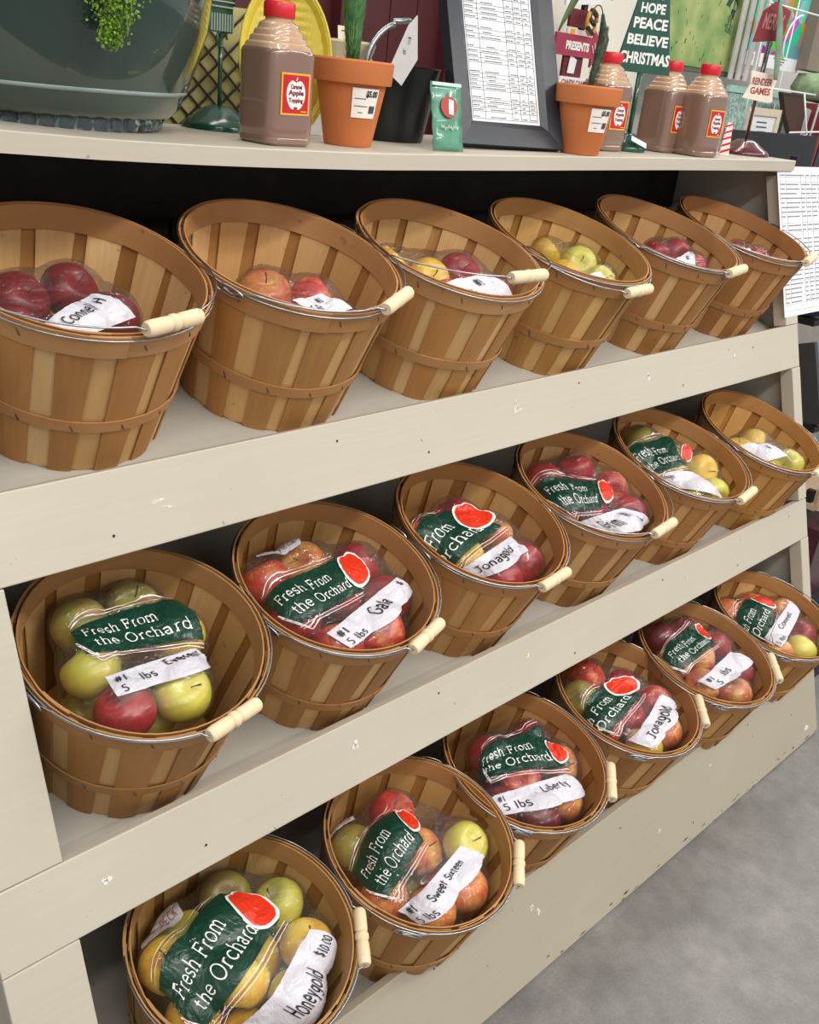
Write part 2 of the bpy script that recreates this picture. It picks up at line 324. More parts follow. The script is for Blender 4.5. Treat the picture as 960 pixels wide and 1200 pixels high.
for (by, bz), th in TIER:
    # front edge just behind the rail
    yf = by
    for _ in range(40):
        zf = bz + (yf - by) * math.tan(th); yf = zf * SA / CA + 0.024
    zf = bz + (yf - by) * math.tan(th); yb = YB - 0.006; zb = bz + (yb - by) * math.tan(th)
    Lh = math.hypot(yb - yf, zb - zf)
    o = bpy.data.objects.new('shelf_board', MB().box((0, 0, 0), (X1 - X0 - 0.048, Lh, 0.018)).mesh('shelf_board', SHELFP)); COL.objects.link(o); o.parent = unit
    o.rotation_euler = (th, 0, 0); o.location = ((X0 + X1) / 2, (yf + yb) / 2 + 0.0095 * math.sin(th), (zf + zb) / 2 - 0.0095 * math.cos(th))
# back of vertical planks and an upper dark board
x = X0 + 0.024
while x < X1 - 0.06:
    wd = min(0.088, X1 - 0.022 - x)
    MB().box((x + wd / 2, YB + 0.006, 0.76), (wd - 0.006, 0.012, 1.5)).build('back_plank', DARK, unit); x += wd + 0.001
MB().box(((X0 + X1) / 2, YB + 0.02, 0.76), (X1 - X0, 0.01, 1.5)).build('backing_sheet', DARK, unit)
MB().box(((X0 + X1) / 2, YB - 0.015, 1.450), (X1 - X0 - 0.06, 0.018, 0.135)).build('upper_back_board', DARK, unit)
# top board with its sag
m = MB(); xs = [0.05 + (2.614 - 0.05) * i / 40 for i in range(41)]
for x in xs:
    z = ztop(x)
    m.v += [(x, 0.506, z - 0.026), (x, 0.506, z - 0.0015), (x, 0.5075, z), (x, 0.86, z), (x, 0.86, z - 0.026)]
for i in range(40):
    for k in range(5): m.f.append((i * 5 + k, i * 5 + (k + 1) % 5, i * 5 + 5 + (k + 1) % 5, i * 5 + 5 + k)); m.m.append(0)
m.f += [(0, 1, 2, 3, 4), (204, 203, 202, 201, 200)]; m.m += [0, 0]
m.build('top_board', PAINT, unit)
# tape residue flecks and nail holes on the front rails
CHIP = plain('white_tape_residue', 'e9e6dd', 0.6); HOLE = plain('nail_hole', '2c2722', 0.9)
def on_face(x, u, e): return Vector((x, u * SA - CA * e, u * CA + SA * e))
mt = MB(); mh = MB()
RES = [(0.62, 1.150, .016, .004), (0.636, 1.139, .010, .003), (1.40, 1.155, .016, .004), (1.395, 1.165, .006, .012), (1.86, 1.160, .012, .010), (2.25, 1.158, .010, .006),
       (0.90, 0.672, .012, .012), (1.35, 0.675, .009, .010), (1.95, 0.668, .006, .008), (0.45, 0.664, .01, .008), (1.28, 0.155, .012, .012), (1.3, 0.14, .006, .01), (2.54, 0.05, .016, .014), (1.75, 0.10, .008, .005), (2.0, 0.16, .01, .004)]
for x, u, a, b in RES:
    for k in range(3):
        cx, cu = x + random.uniform(-a, a) * .5, u + random.uniform(-b, b) * .5
        n = 7; ph = random.random() * 6
        ring = [on_face(cx + a * .6 * random.uniform(.4, 1) * math.cos(ph + 2 * PI * i / n), cu + b * .6 * random.uniform(.4, 1) * math.sin(ph + 2 * PI * i / n), 0.0006) for i in range(n)]
        mt.add(ring, [tuple(range(n))])
for x, u in [(0.55, 1.118), (0.95, 1.175), (1.15, 1.12), (1.6, 1.18), (2.0, 1.12), (2.35, 1.17), (0.6, .64), (1.1, .69), (1.5, .63), (1.85, .69), (2.2, .63), (2.5, .69), (1.0, .19), (1.6, .18), (1.9, .05), (2.2, .19), (2.45, .12)]:
    mh.add([on_face(x + .0022 * math.cos(i), u + .0022 * math.sin(i), 0.0007) for i in range(6)], [tuple(range(6))])
tag(mt.build('tape_residue', CHIP, unit), kind='stuff'); tag(mh.build('nail_holes', HOLE, unit), kind='stuff')
# scuffed lower edge of the kick board
ms = MB()
for k in range(26):
    x = random.uniform(1.2, 2.6); u = 0.008 + abs(random.gauss(0, .012)); L_ = random.uniform(.006, .03); h = random.uniform(.001, .004)
    ms.add([on_face(x, u, .0007), on_face(x + L_ * .4, u - h * .3, .0007), on_face(x + L_, u + h * .3, .0007), on_face(x + L_ * .5, u + h, .0007)], [(0, 1, 2, 3)])
tag(ms.build('scuff_marks', plain('scuffed_bare_wood', '4b4138', 0.9), unit), kind='stuff')

# ------------------------------------------------------------------ bushel baskets
HB, RB, RT = 0.24, 0.1365, 0.1705
def rwall(z): return RB + (RT - RB) * z / HB
NST = 14
def stave_mesh(name, mat, half, dr, thick, z0, z1, bow):
    m = MB(); nc, nr = 5, 5
    for side in (0, 1):
        for r in range(nr):
            z = z0 + (z1 - z0) * r / (nr - 1)
            wsc = 0.80 + 0.20 * r / (nr - 1)
            for c in range(nc):
                t = (c / (nc - 1) - .5) * 2; a = half * t * wsc
                R = rwall(z) + dr + (thick if side else 0) + bow * (1 - t * t) - 0.0
                zz = z + (0.003 * (abs(t) - .4) if r == 0 else 0)
                m.v.append((R * math.cos(a), R * math.sin(a), zz))
    def I(s, r, c): return s * nr * nc + r * nc + c
    for r in range(nr - 1):
        for c in range(nc - 1):
            m.f.append((I(1, r, c), I(1, r, c + 1), I(1, r + 1, c + 1), I(1, r + 1, c))); m.f.append((I(0, r, c), I(0, r + 1, c), I(0, r + 1, c + 1), I(0, r, c + 1)))
    for r in range(nr - 1):
        m.f.append((I(0, r, 0), I(1, r, 0), I(1, r + 1, 0), I(0, r + 1, 0))); m.f.append((I(0, r, nc - 1), I(0, r + 1, nc - 1), I(1, r + 1, nc - 1), I(1, r, nc - 1)))
    for c in range(nc - 1):
        m.f.append((I(0, 0, c), I(0, 0, c + 1), I(1, 0, c + 1), I(1, 0, c))); m.f.append((I(0, nr - 1, c), I(1, nr - 1, c), I(1, nr - 1, c + 1), I(0, nr - 1, c + 1)))
    m.m = [0] * len(m.f); return m.mesh(name, mat)
pitch = 2 * PI / NST
OUT_ME = [stave_mesh('outer_stave', STAVE_OUT, pitch * h, 0.0006, 0.0018, -0.002, HB - .004, .0008) for h in (.335, .36, .31)]
IN_ME = [stave_mesh('inner_stave', STAVE_IN, pitch * h, -0.0022, 0.0018, 0.001, HB - .006, -.0006) for h in (.37, .35, .385)]
def band(name, mat, z0, z1, dr, th, n=56, wob=0.0, a1=2 * PI, seam=True, slant=True):
    """a bent veneer hoop; its lapped end steps outward"""
    m = MB(); tot = a1 + (0.28 if seam else 0)
    k = n + 6
    for i in range(k + 1):
        a = tot * i / k; lap = th * max(0.0, min(1.0, (a - a1 + .10) / .10)) if seam else 0
        wz = wob * math.sin(a * 2 + 1) + wob * .6 * math.sin(a * 5)
        for (rr, zz) in ((0, z0), (th, z0), (th, z1), (0, z1)):
            R = (rwall(zz) if slant else rwall(z1)) + dr + rr + lap
            m.v.append((R * math.cos(a), R * math.sin(a), zz + wz))
    for i in range(k):
        for q in range(4): m.f.append((i * 4 + q, (i + 1) * 4 + q, (i + 1) * 4 + (q + 1) % 4, i * 4 + (q + 1) % 4))
    m.f += [(0, 1, 2, 3), (k * 4 + 3, k * 4 + 2, k * 4 + 1, k * 4)]
    m.m = [0] * len(m.f); return m.mesh(name, mat, smooth=True, angle=40)
TOPH = [band('top_hoop', HOOP, HB - .034, HB, .0026, .0022, wob=.0006), band('top_hoop', HOOP, HB - .032, HB + .001, .0026, .0022, wob=.001)]
INH = [band('inner_hoop', HOOP, HB - .034, HB + .0015, -.0046, .0022, wob=.0009)]
LOWH = [band('lower_hoop', HOOP, .078, .096, .0027, .002, wob=.0012), band('lower_hoop', HOOP, .070, .089, .0027, .002, wob=.0018)]
mb = MB(); mb.lathe([(0, .003), (RB - .003, .003), (RB - .003, .010), (0, .010)], 40); BASE_ME = mb.mesh('basket_bottom', STAVE_OUT)
ms = MB()
for i in range(NST):
    for z, d in ((HB - .017, .0049), (.084, .0048)):
        a = pitch * i + .05; R = rwall(z) + d
        ms.box((R * math.cos(a), R * math.sin(a), z), (.0012, .0016, .010), Matrix.Rotation(a, 3, 'Z') @ Matrix.Rotation(.5, 3, 'X'))
STAP_ME = ms.mesh('staple', STEEL)
# ring wire under the hoop lip with two eye loops at +-X
PZ = HB - .012
m = MB(); RW_ = rwall(HB) + .0066
m.tube([(RW_ * math.cos(2 * PI * i / 64), RW_ * math.sin(2 * PI * i / 64), HB - .004 + .0015 * math.sin(4 * PI * i / 64)) for i in range(64)], .0013, 6, closed=True)
RING_ME = m.mesh('rim_wire', WIRE, True)
m = MB()
for s in (1,):
    pts = []
    for i in range(14):
        a = 2 * PI * i / 14; pts.append((s * (RW_ + .0035 + .002 * math.sin(a)), -.004 + .024 * math.cos(a), PZ + .004 + .0075 * math.sin(a)))
    m.tube(pts, .0013, 6, closed=True)
EAR_ME = m.mesh('wire_eye', WIRE, True)
# bail: local frame, pivot axis X at origin, hangs towards -Y; grip at its middle
def bail_mesh(R, gl):
    m = MB(); pts = []; n = 40
    pts += [(-R - .001, .012, .000), (-R - .003, .016, .003), (-R - .004, .010, .006)]
    a0 = math.asin(min(.9, (gl / 2 + .006) / R))
    for i in range(n + 1):
        a = -PI + i / n * (PI / 2 - a0)
        pts.append((R * math.cos(a), R * math.sin(a), .012 * min(1, i / 6)))
    yg = -R - .003
    pts += [(-gl / 2 - .004, yg + .006, .012), (-gl / 2 - .001, yg, .012), (-gl / 2 + .01, yg, .012), (0, yg, .012)]
    pts2 = [(-p[0], p[1], p[2]) for p in pts[:-1]][::-1]
    m.tube(pts + pts2, .0014, 7); return m.mesh('bail_wire', WIRE, True), yg
BAIL_ME, YG = bail_mesh(RW_ + .0015, .090)
def grip_mesh(gl):
    m = MB(); r = .0108; prof = [(.0022, 0), (r * .8, 0), (r * .96, .003)]
    for t in (.30, .40): pass
    def z(t): return gl * t
    prof += [(r * 1.0, z(.12)), (r * .97, z(.36)), (r * .93, z(.40)), (r * .78, z(.42)), (r * .93, z(.44)), (r * 1.05, z(.47)), (r * 1.05, z(.53)), (r * .93, z(.56)), (r * .78, z(.58)), (r * .93, z(.60)), (r * .97, z(.64)), (r, z(.88)), (r * .96, z(1) - .003), (r * .8, z(1)), (.0022, z(1)), (.0022, 0)]
    m.lathe(prof, 20, mat=Matrix.Rotation(PI / 2, 3, 'Y')); me = MB(); me.v = [(v[0] - gl / 2, v[1], v[2]) for v in m.v]; me.f = m.f; me.m = m.m
    return me.mesh('wooden_grip', GRIP, True, 45)
GRIP_ME = grip_mesh(.090)

def make_basket(mat, label, seed, tint):
    rd = random.Random(seed)
    root = thing('bushel_basket', label, 'basket', mat, 'round wooden bushel baskets on the display')
    def part(name, me, rot=0.0, par=root, c=None):
        o = bpy.data.objects.new(name, me); COL.objects.link(o); o.parent = par; o.rotation_euler = (0, 0, rot); o.color = c or tint; return o
    for i in range(NST):
        j = rd.uniform(-.03, .03) * pitch * 2
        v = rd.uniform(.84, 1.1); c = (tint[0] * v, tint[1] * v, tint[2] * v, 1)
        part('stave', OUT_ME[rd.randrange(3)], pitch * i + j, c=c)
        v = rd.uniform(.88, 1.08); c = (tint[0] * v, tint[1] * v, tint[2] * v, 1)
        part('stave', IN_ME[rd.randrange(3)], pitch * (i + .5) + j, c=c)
    part('basket_bottom', BASE_ME); sp_ = rd.uniform(0, 6.28)
    part('top_hoop', TOPH[rd.randrange(2)], sp_); part('inner_hoop', INH[0], sp_ + rd.uniform(-.5, .8)); part('lower_hoop', LOWH[rd.randrange(2)], rd.uniform(0, 6.28))
    tag(part('staples', STAP_ME), kind='stuff')
    part('rim_wire', RING_ME, rd.uniform(0, 6)); part('wire_eye', EAR_ME); part('wire_eye', EAR_ME, PI)
    return root
# ------------------------------------------------------------------ stroke lettering
def _arc(cx, cy, rx, ry, a0, a1, n=9): return [(cx + rx * math.cos(math.radians(a0 + (a1 - a0) * i / n)), cy + ry * math.sin(math.radians(a0 + (a1 - a0) * i / n))) for i in range(n + 1)]
_o = lambda: _arc(.25, .25, .22, .25, 90, 450, 14)
GL = {  # width, strokes, serif points
 'F': (.56, [[(.1, 0), (.1, .74)], [(.02, .74), (.52, .74), (.52, .6)], [(.1, .39), (.38, .39)], [(.38, .47), (.38, .31)]], [(.1, 0)]),
 'O': (.74, [_arc(.36, .37, .32, .38, 90, 450, 18)], []),
 'r': (.40, [[(.12, 0), (.12, .48)], [(.12, .3)] + _arc(.28, .3, .14, .18, 160, 60, 5)], [(.12, 0)]),
 'e': (.50, [[(.05, .27), (.44, .27)] + _arc(.25, .26, .2, .24, 3, 320, 13)], []),
 's': (.42, [_arc(.2, .37, .14, .12, 20, 270, 8) + _arc(.21, .12, .15, .12, 90, -160, 8)], []),
 'h': (.56, [[(.1, 0), (.1, .76)], [(.1, .3)] + _arc(.27, .32, .16, .17, 150, 0, 7) + [(.43, 0)]], [(.1, 0), (.43, 0)]),
 'o': (.52, [_o()], []),
 'm': (.84, [[(.1, 0), (.1, .48)], [(.1, .3)] + _arc(.25, .33, .15, .15, 150, 0, 7) + [(.4, 0)], [(.4, .3)] + _arc(.56, .33, .15, .15, 150, 0, 7) + [(.71, 0)]], [(.1, 0), (.4, 0), (.71, 0)]),
 't': (.36, [[(.14, .66), (.14, .12)] + _arc(.24, .12, .1, .12, 180, 290, 5), [(.02, .46), (.3, .46)]], []),
 'c': (.46, [_arc(.25, .25, .2, .24, 40, 320, 12)], []),
 'a': (.48, [_arc(.21, .14, .15, .13, 60, 400, 11), [(.04, .4)] + _arc(.2, .34, .15, .14, 130, 0, 6) + [(.36, .06), (.42, 0)]], []),
 'd': (.54, [_arc(.23, .24, .19, .24, 90, 450, 13), [(.43, .76), (.43, 0)]], [(.46, 0)]),
 'G': (.66, [_arc(.34, .37, .28, .36, 50, 350, 14) + [(.62, .34), (.4, .34)]], []),
 'l': (.22, [[(.1, .76), (.1, 0)]], []),
 'J': (.5, [[(.1, .72), (.48, .72)], [(.3, .72), (.3, .12)] + _arc(.18, .12, .12, .14, 0, -150, 6)], []),
 'n': (.5, [[(.08, .46), (.08, 0)], [(.08, .3)] + _arc(.23, .3, .15, .16, 150, 0, 6) + [(.38, 0)]], []),
 'g': (.5, [_arc(.22, .26, .17, .2, 90, 450, 12), [(.4, .46), (.39, -.12)] + _arc(.24, -.12, .15, .14, 0, -160, 6)], []),
 'H': (.56, [[(.06, 0), (.08, .72)], [(.46, 0), (.48, .74)], [(.07, .36), (.47, .38)]], []),
 'y': (.46, [[(.05, .46), (.2, .1)], [(.4, .48), (.12, -.24)]], []),
 'S': (.5, [_arc(.26, .55, .18, .17, 20, 265, 9) + _arc(.25, .19, .2, .19, 90, -170, 9)], []),
 'w': (.62, [[(.04, .46), (.16, .02), (.3, .36), (.42, .02), (.56, .46)]], []),
 'i': (.2, [[(.1, .44), (.1, 0)], [(.1, .6), (.11, .64)]], []),
 'x': (.42, [[(.04, .46), (.36, 0)], [(.36, .46), (.04, 0)]], []),
 'L': (.46, [[(.08, .74), (.06, 0), (.42, .02)]], []),
 'b': (.5, [[(.08, .76), (.08, .02)], [(.08, .3)] + _arc(.24, .22, .17, .21, 130, -170, 11)], []),
 'C': (.54, [_arc(.32, .36, .26, .36, 50, 310, 12)], []),
 'E': (.5, [[(.44, .72), (.08, .7), (.07, .02), (.44, .02)], [(.08, .38), (.36, .39)]], []),
 'v': (.42, [[(.04, .46), (.19, 0), (.38, .48)]], []),
 'p': (.5, [[(.08, .46), (.07, -.24)], _arc(.24, .24, .17, .22, 150, -160, 11)], []),
 '#': (.6, [[(.2, .0), (.26, .7)], [(.38, 0), (.44, .72)], [(.06, .24), (.54, .27)], [(.08, .46), (.56, .5)]], []),
 '1': (.26, [[(.12, 0), (.14, .72)]], []),
 '5': (.48, [[(.42, .7), (.12, .68), (.1, .42)] + _arc(.2, .22, .2, .22, 100, -140, 9)], []),
 '0': (.48, [_arc(.24, .35, .18, .33, 90, 450, 14)], []),
 '$': (.46, [_arc(.22, .5, .14, .13, 20, 265, 8) + _arc(.22, .23, .15, .14, 90, -170, 8), [(.22, -.02), (.23, .76)]], []),
 '.': (.18, [[(.08, 0), (.1, .03)]], []), ' ': (.34, [], []),
 'P': (.5, [[(.08, 0), (.08, .72)], [(.08, .72)] + _arc(.24, .53, .18, .19, 90, -90, 8) + [(.08, .34)]], []),
 'K': (.52, [[(.08, 0), (.08, .72)], [(.44, .72), (.1, .32)], [(.2, .42), (.46, 0)]], []),
 '/': (.3, [[(.02, 0), (.26, .72)]], []), '2': (.46, [_arc(.22, .52, .16, .18, 160, -20, 8) + [(.06, .02), (.42, .02)]], []),
}
def text_width(t): return sum(GL[c][0] for c in t)
def strokes(text, serif=False, jit=0.0, rd=None):
    x = 0; out = []
    for ch in text:
        wd, st, sf = GL[ch]
        dy = rd.uniform(-jit, jit) if rd else 0
        for s in st: out.append([(x + a + (rd.uniform(-jit, jit) * .3 if rd else 0), b + dy) for a, b in s])
        if serif:
            for a, b in sf: out.append([(x + a - .09, b + .01), (x + a + .09, b + .01)])
        x += wd + (.04 if serif else .06)
    return out, x
def stroke_quads(lines, wd, seg=.12):
    """2-D polylines -> (verts, quads) of ribbons wd wide, mitred"""
    V = []; Fq = []
    for ln in lines:
        P = [ln[0]]
        for a, b in zip(ln[:-1], ln[1:]):
            d = math.hypot(b[0] - a[0], b[1] - a[1]); k = max(1, int(d / seg))
            P += [(a[0] + (b[0] - a[0]) * i / k, a[1] + (b[1] - a[1]) * i / k) for i in range(1, k + 1)]
        base = len(V)
        for i, p in enumerate(P):
            a = P[max(0, i - 1)]; b = P[min(len(P) - 1, i + 1)]
            tx, ty = b[0] - a[0], b[1] - a[1]; L_ = math.hypot(tx, ty) or 1
            nx, ny = -ty / L_ * wd / 2, tx / L_ * wd / 2
            V += [(p[0] - nx, p[1] - ny), (p[0] + nx, p[1] + ny)]
        Fq += [(base + 2 * i, base + 2 * i + 1, base + 2 * i + 3, base + 2 * i + 2) for i in range(len(P) - 1)]
    return V, Fq

# ------------------------------------------------------------------ clear film bags of apples
i_ = np.arange(1400) + .5; z_ = 1 - 2 * i_ / 1400; ph_ = PI * (1 + 5 ** .5) * i_; s_ = np.sqrt(1 - z_ * z_)
FN = np.stack([s_ * np.cos(ph_), s_ * np.sin(ph_), z_], 1)
class Bag:
    def __init__(s, C, apples, seed):
        s.C = np.array(C); A = np.array([a[:4] for a in apples]); s.c = A[:, :3] - s.C; s.r = A[:, 3] + .0025
        s.h = (FN @ s.c.T + s.r[None, :]).max(1); rg = np.random.default_rng(seed)
        s.w = rg.normal(size=(7, 3)) * np.array([34, 34, 34]); s.p = rg.uniform(0, 6.28, 7); s.amp = rg.uniform(.5, 1, 7)
    def surf(s, D, off=0.0):
        D = np.atleast_2d(D); D = D / np.linalg.norm(D, axis=1)[:, None]
        dn = D @ FN.T; R = np.where(dn > .05, s.h[None, :] / np.maximum(dn, .05), 9.).min(1)
        # film sags a little between the apples it spans
        b = D @ s.c.T; q = s.r[None, :] ** 2 - ((s.c ** 2).sum(1)[None, :] - b * b); hit = np.where(q > 0, b + np.sqrt(np.maximum(q, 0)), 0).max(1)
        sag = np.clip(R - hit, 0, .03) * .30
        ph = D @ s.w.T + s.p[None, :]
        wr = (s.amp[None, :] * (1 - np.abs(np.sin(ph + .8 * np.sin(ph[:, ::-1] * .7)))) ** 3).sum(1) / 7
        return s.C[None, :] + D * (R - sag + .007 * wr + off)[:, None]
def quad_map(q, S, T):   # bilinear over four directions: TL TR BR BL ; S 0..1 right, T 0..1 up
    q = np.array(q); S = np.asarray(S)[:, None]; T = np.asarray(T)[:, None]
    return (1 - S) * T * q[0] + S * T * q[1] + S * (1 - T) * q[2] + (1 - S) * (1 - T) * q[3]
def drape(bag, quad, P2, off):
    P2 = np.array(P2, float).reshape(-1, 2); return bag.surf(quad_map(quad, P2[:, 0], P2[:, 1]), off)
def patch(bag, quad, nx, ny, off, shape=None):
    P = []; F = []
    for j in range(ny + 1):
        for i in range(nx + 1):
            u, v = i / nx, j / ny
            if shape: u, v = shape(u, v)
            P.append((u, v))
    for j in range(ny):
        for i in range(nx): F.append((j * (nx + 1) + i, j * (nx + 1) + i + 1, (j + 1) * (nx + 1) + i + 1, (j + 1) * (nx + 1) + i))
    return drape(bag, quad, P, off), F
def aspect(bag, quad):
    p = drape(bag, quad, [(0, .5), (1, .5), (.5, 0), (.5, 1), (.25, .5), (.5, .5), (.75, .5)], 0)
    L1 = sum(np.linalg.norm(p[b] - p[a]) for a, b in ((0, 4), (4, 5), (5, 6), (6, 1))); return L1, np.linalg.norm(p[3] - p[2])
def put_text(mb, bag, quad, text, s0, s1, t0, hgt, wd, off, serif=False, jit=0, rd=None, mi=0, slant=0.0, fit=True, rot=0):
    """text from s0 to s1 (quad fractions), baseline at t0, cap height hgt (fraction of quad height)"""
    st, tw = strokes(text, serif, jit, rd); V, Fq = stroke_quads(st, wd)
    L1, L2 = aspect(bag, quad)
    ky = hgt / .75; kx = (s1 - s0) / tw if fit else ky * L2 / L1
    P = [(s0 + (x + slant * y) * kx, t0 + y * ky) for x, y in V]
    if rot:
        cr, sr = math.cos(rot), math.sin(rot); q = []
        for x, y in P:
            dx, dy = (x - s0) * L1, (y - t0) * L2; q.append((s0 + (dx * cr - dy * sr) / L1, t0 + (dx * sr + dy * cr) / L2))
        P = q
    pts = drape(bag, quad, P, off); mb.add(pts, Fq, mi)

def apple_mesh(name, mat, lob, ex, seed):
    m = MB(); n, k = 20, 14; rd = random.Random(seed); ph = rd.random() * 6
    for j in range(k + 1):
        t = PI * j / k
        for i in range(n):
            a = 2 * PI * i / n
            r = math.sin(t) ** .92 * (1 + lob * math.cos(5 * a + ph) * (.3 if t < 1.5 else 1) * math.sin(t) + ex * math.cos(a + ph))
            z = math.cos(t) * .92 - .34 * math.exp(-(t / .42) ** 2) + .20 * math.exp(-((PI - t) / .36) ** 2) - .03
            r *= 1 + .06 * math.cos(t)
            m.v.append((r * math.cos(a), r * math.sin(a), z))
    for j in range(k):
        for i in range(n): m.f.append((j * n + i, (j + 1) * n + i, (j + 1) * n + (i + 1) % n, j * n + (i + 1) % n))
    m.m = [0] * len(m.f); me = m.mesh(name, mat, True); return me
APM = {k: [apple_mesh('apple', v, .02, .02, 1), apple_mesh('apple', v, .035, -.015, 2)] for k, v in AP.items()}
m = MB(); m.tube([(0, 0, .50), (.03, 0, .75), (.12, .03, .98)], [.028, .022, .04], 6); STEM_ME = m.mesh('stem', STEM, True)
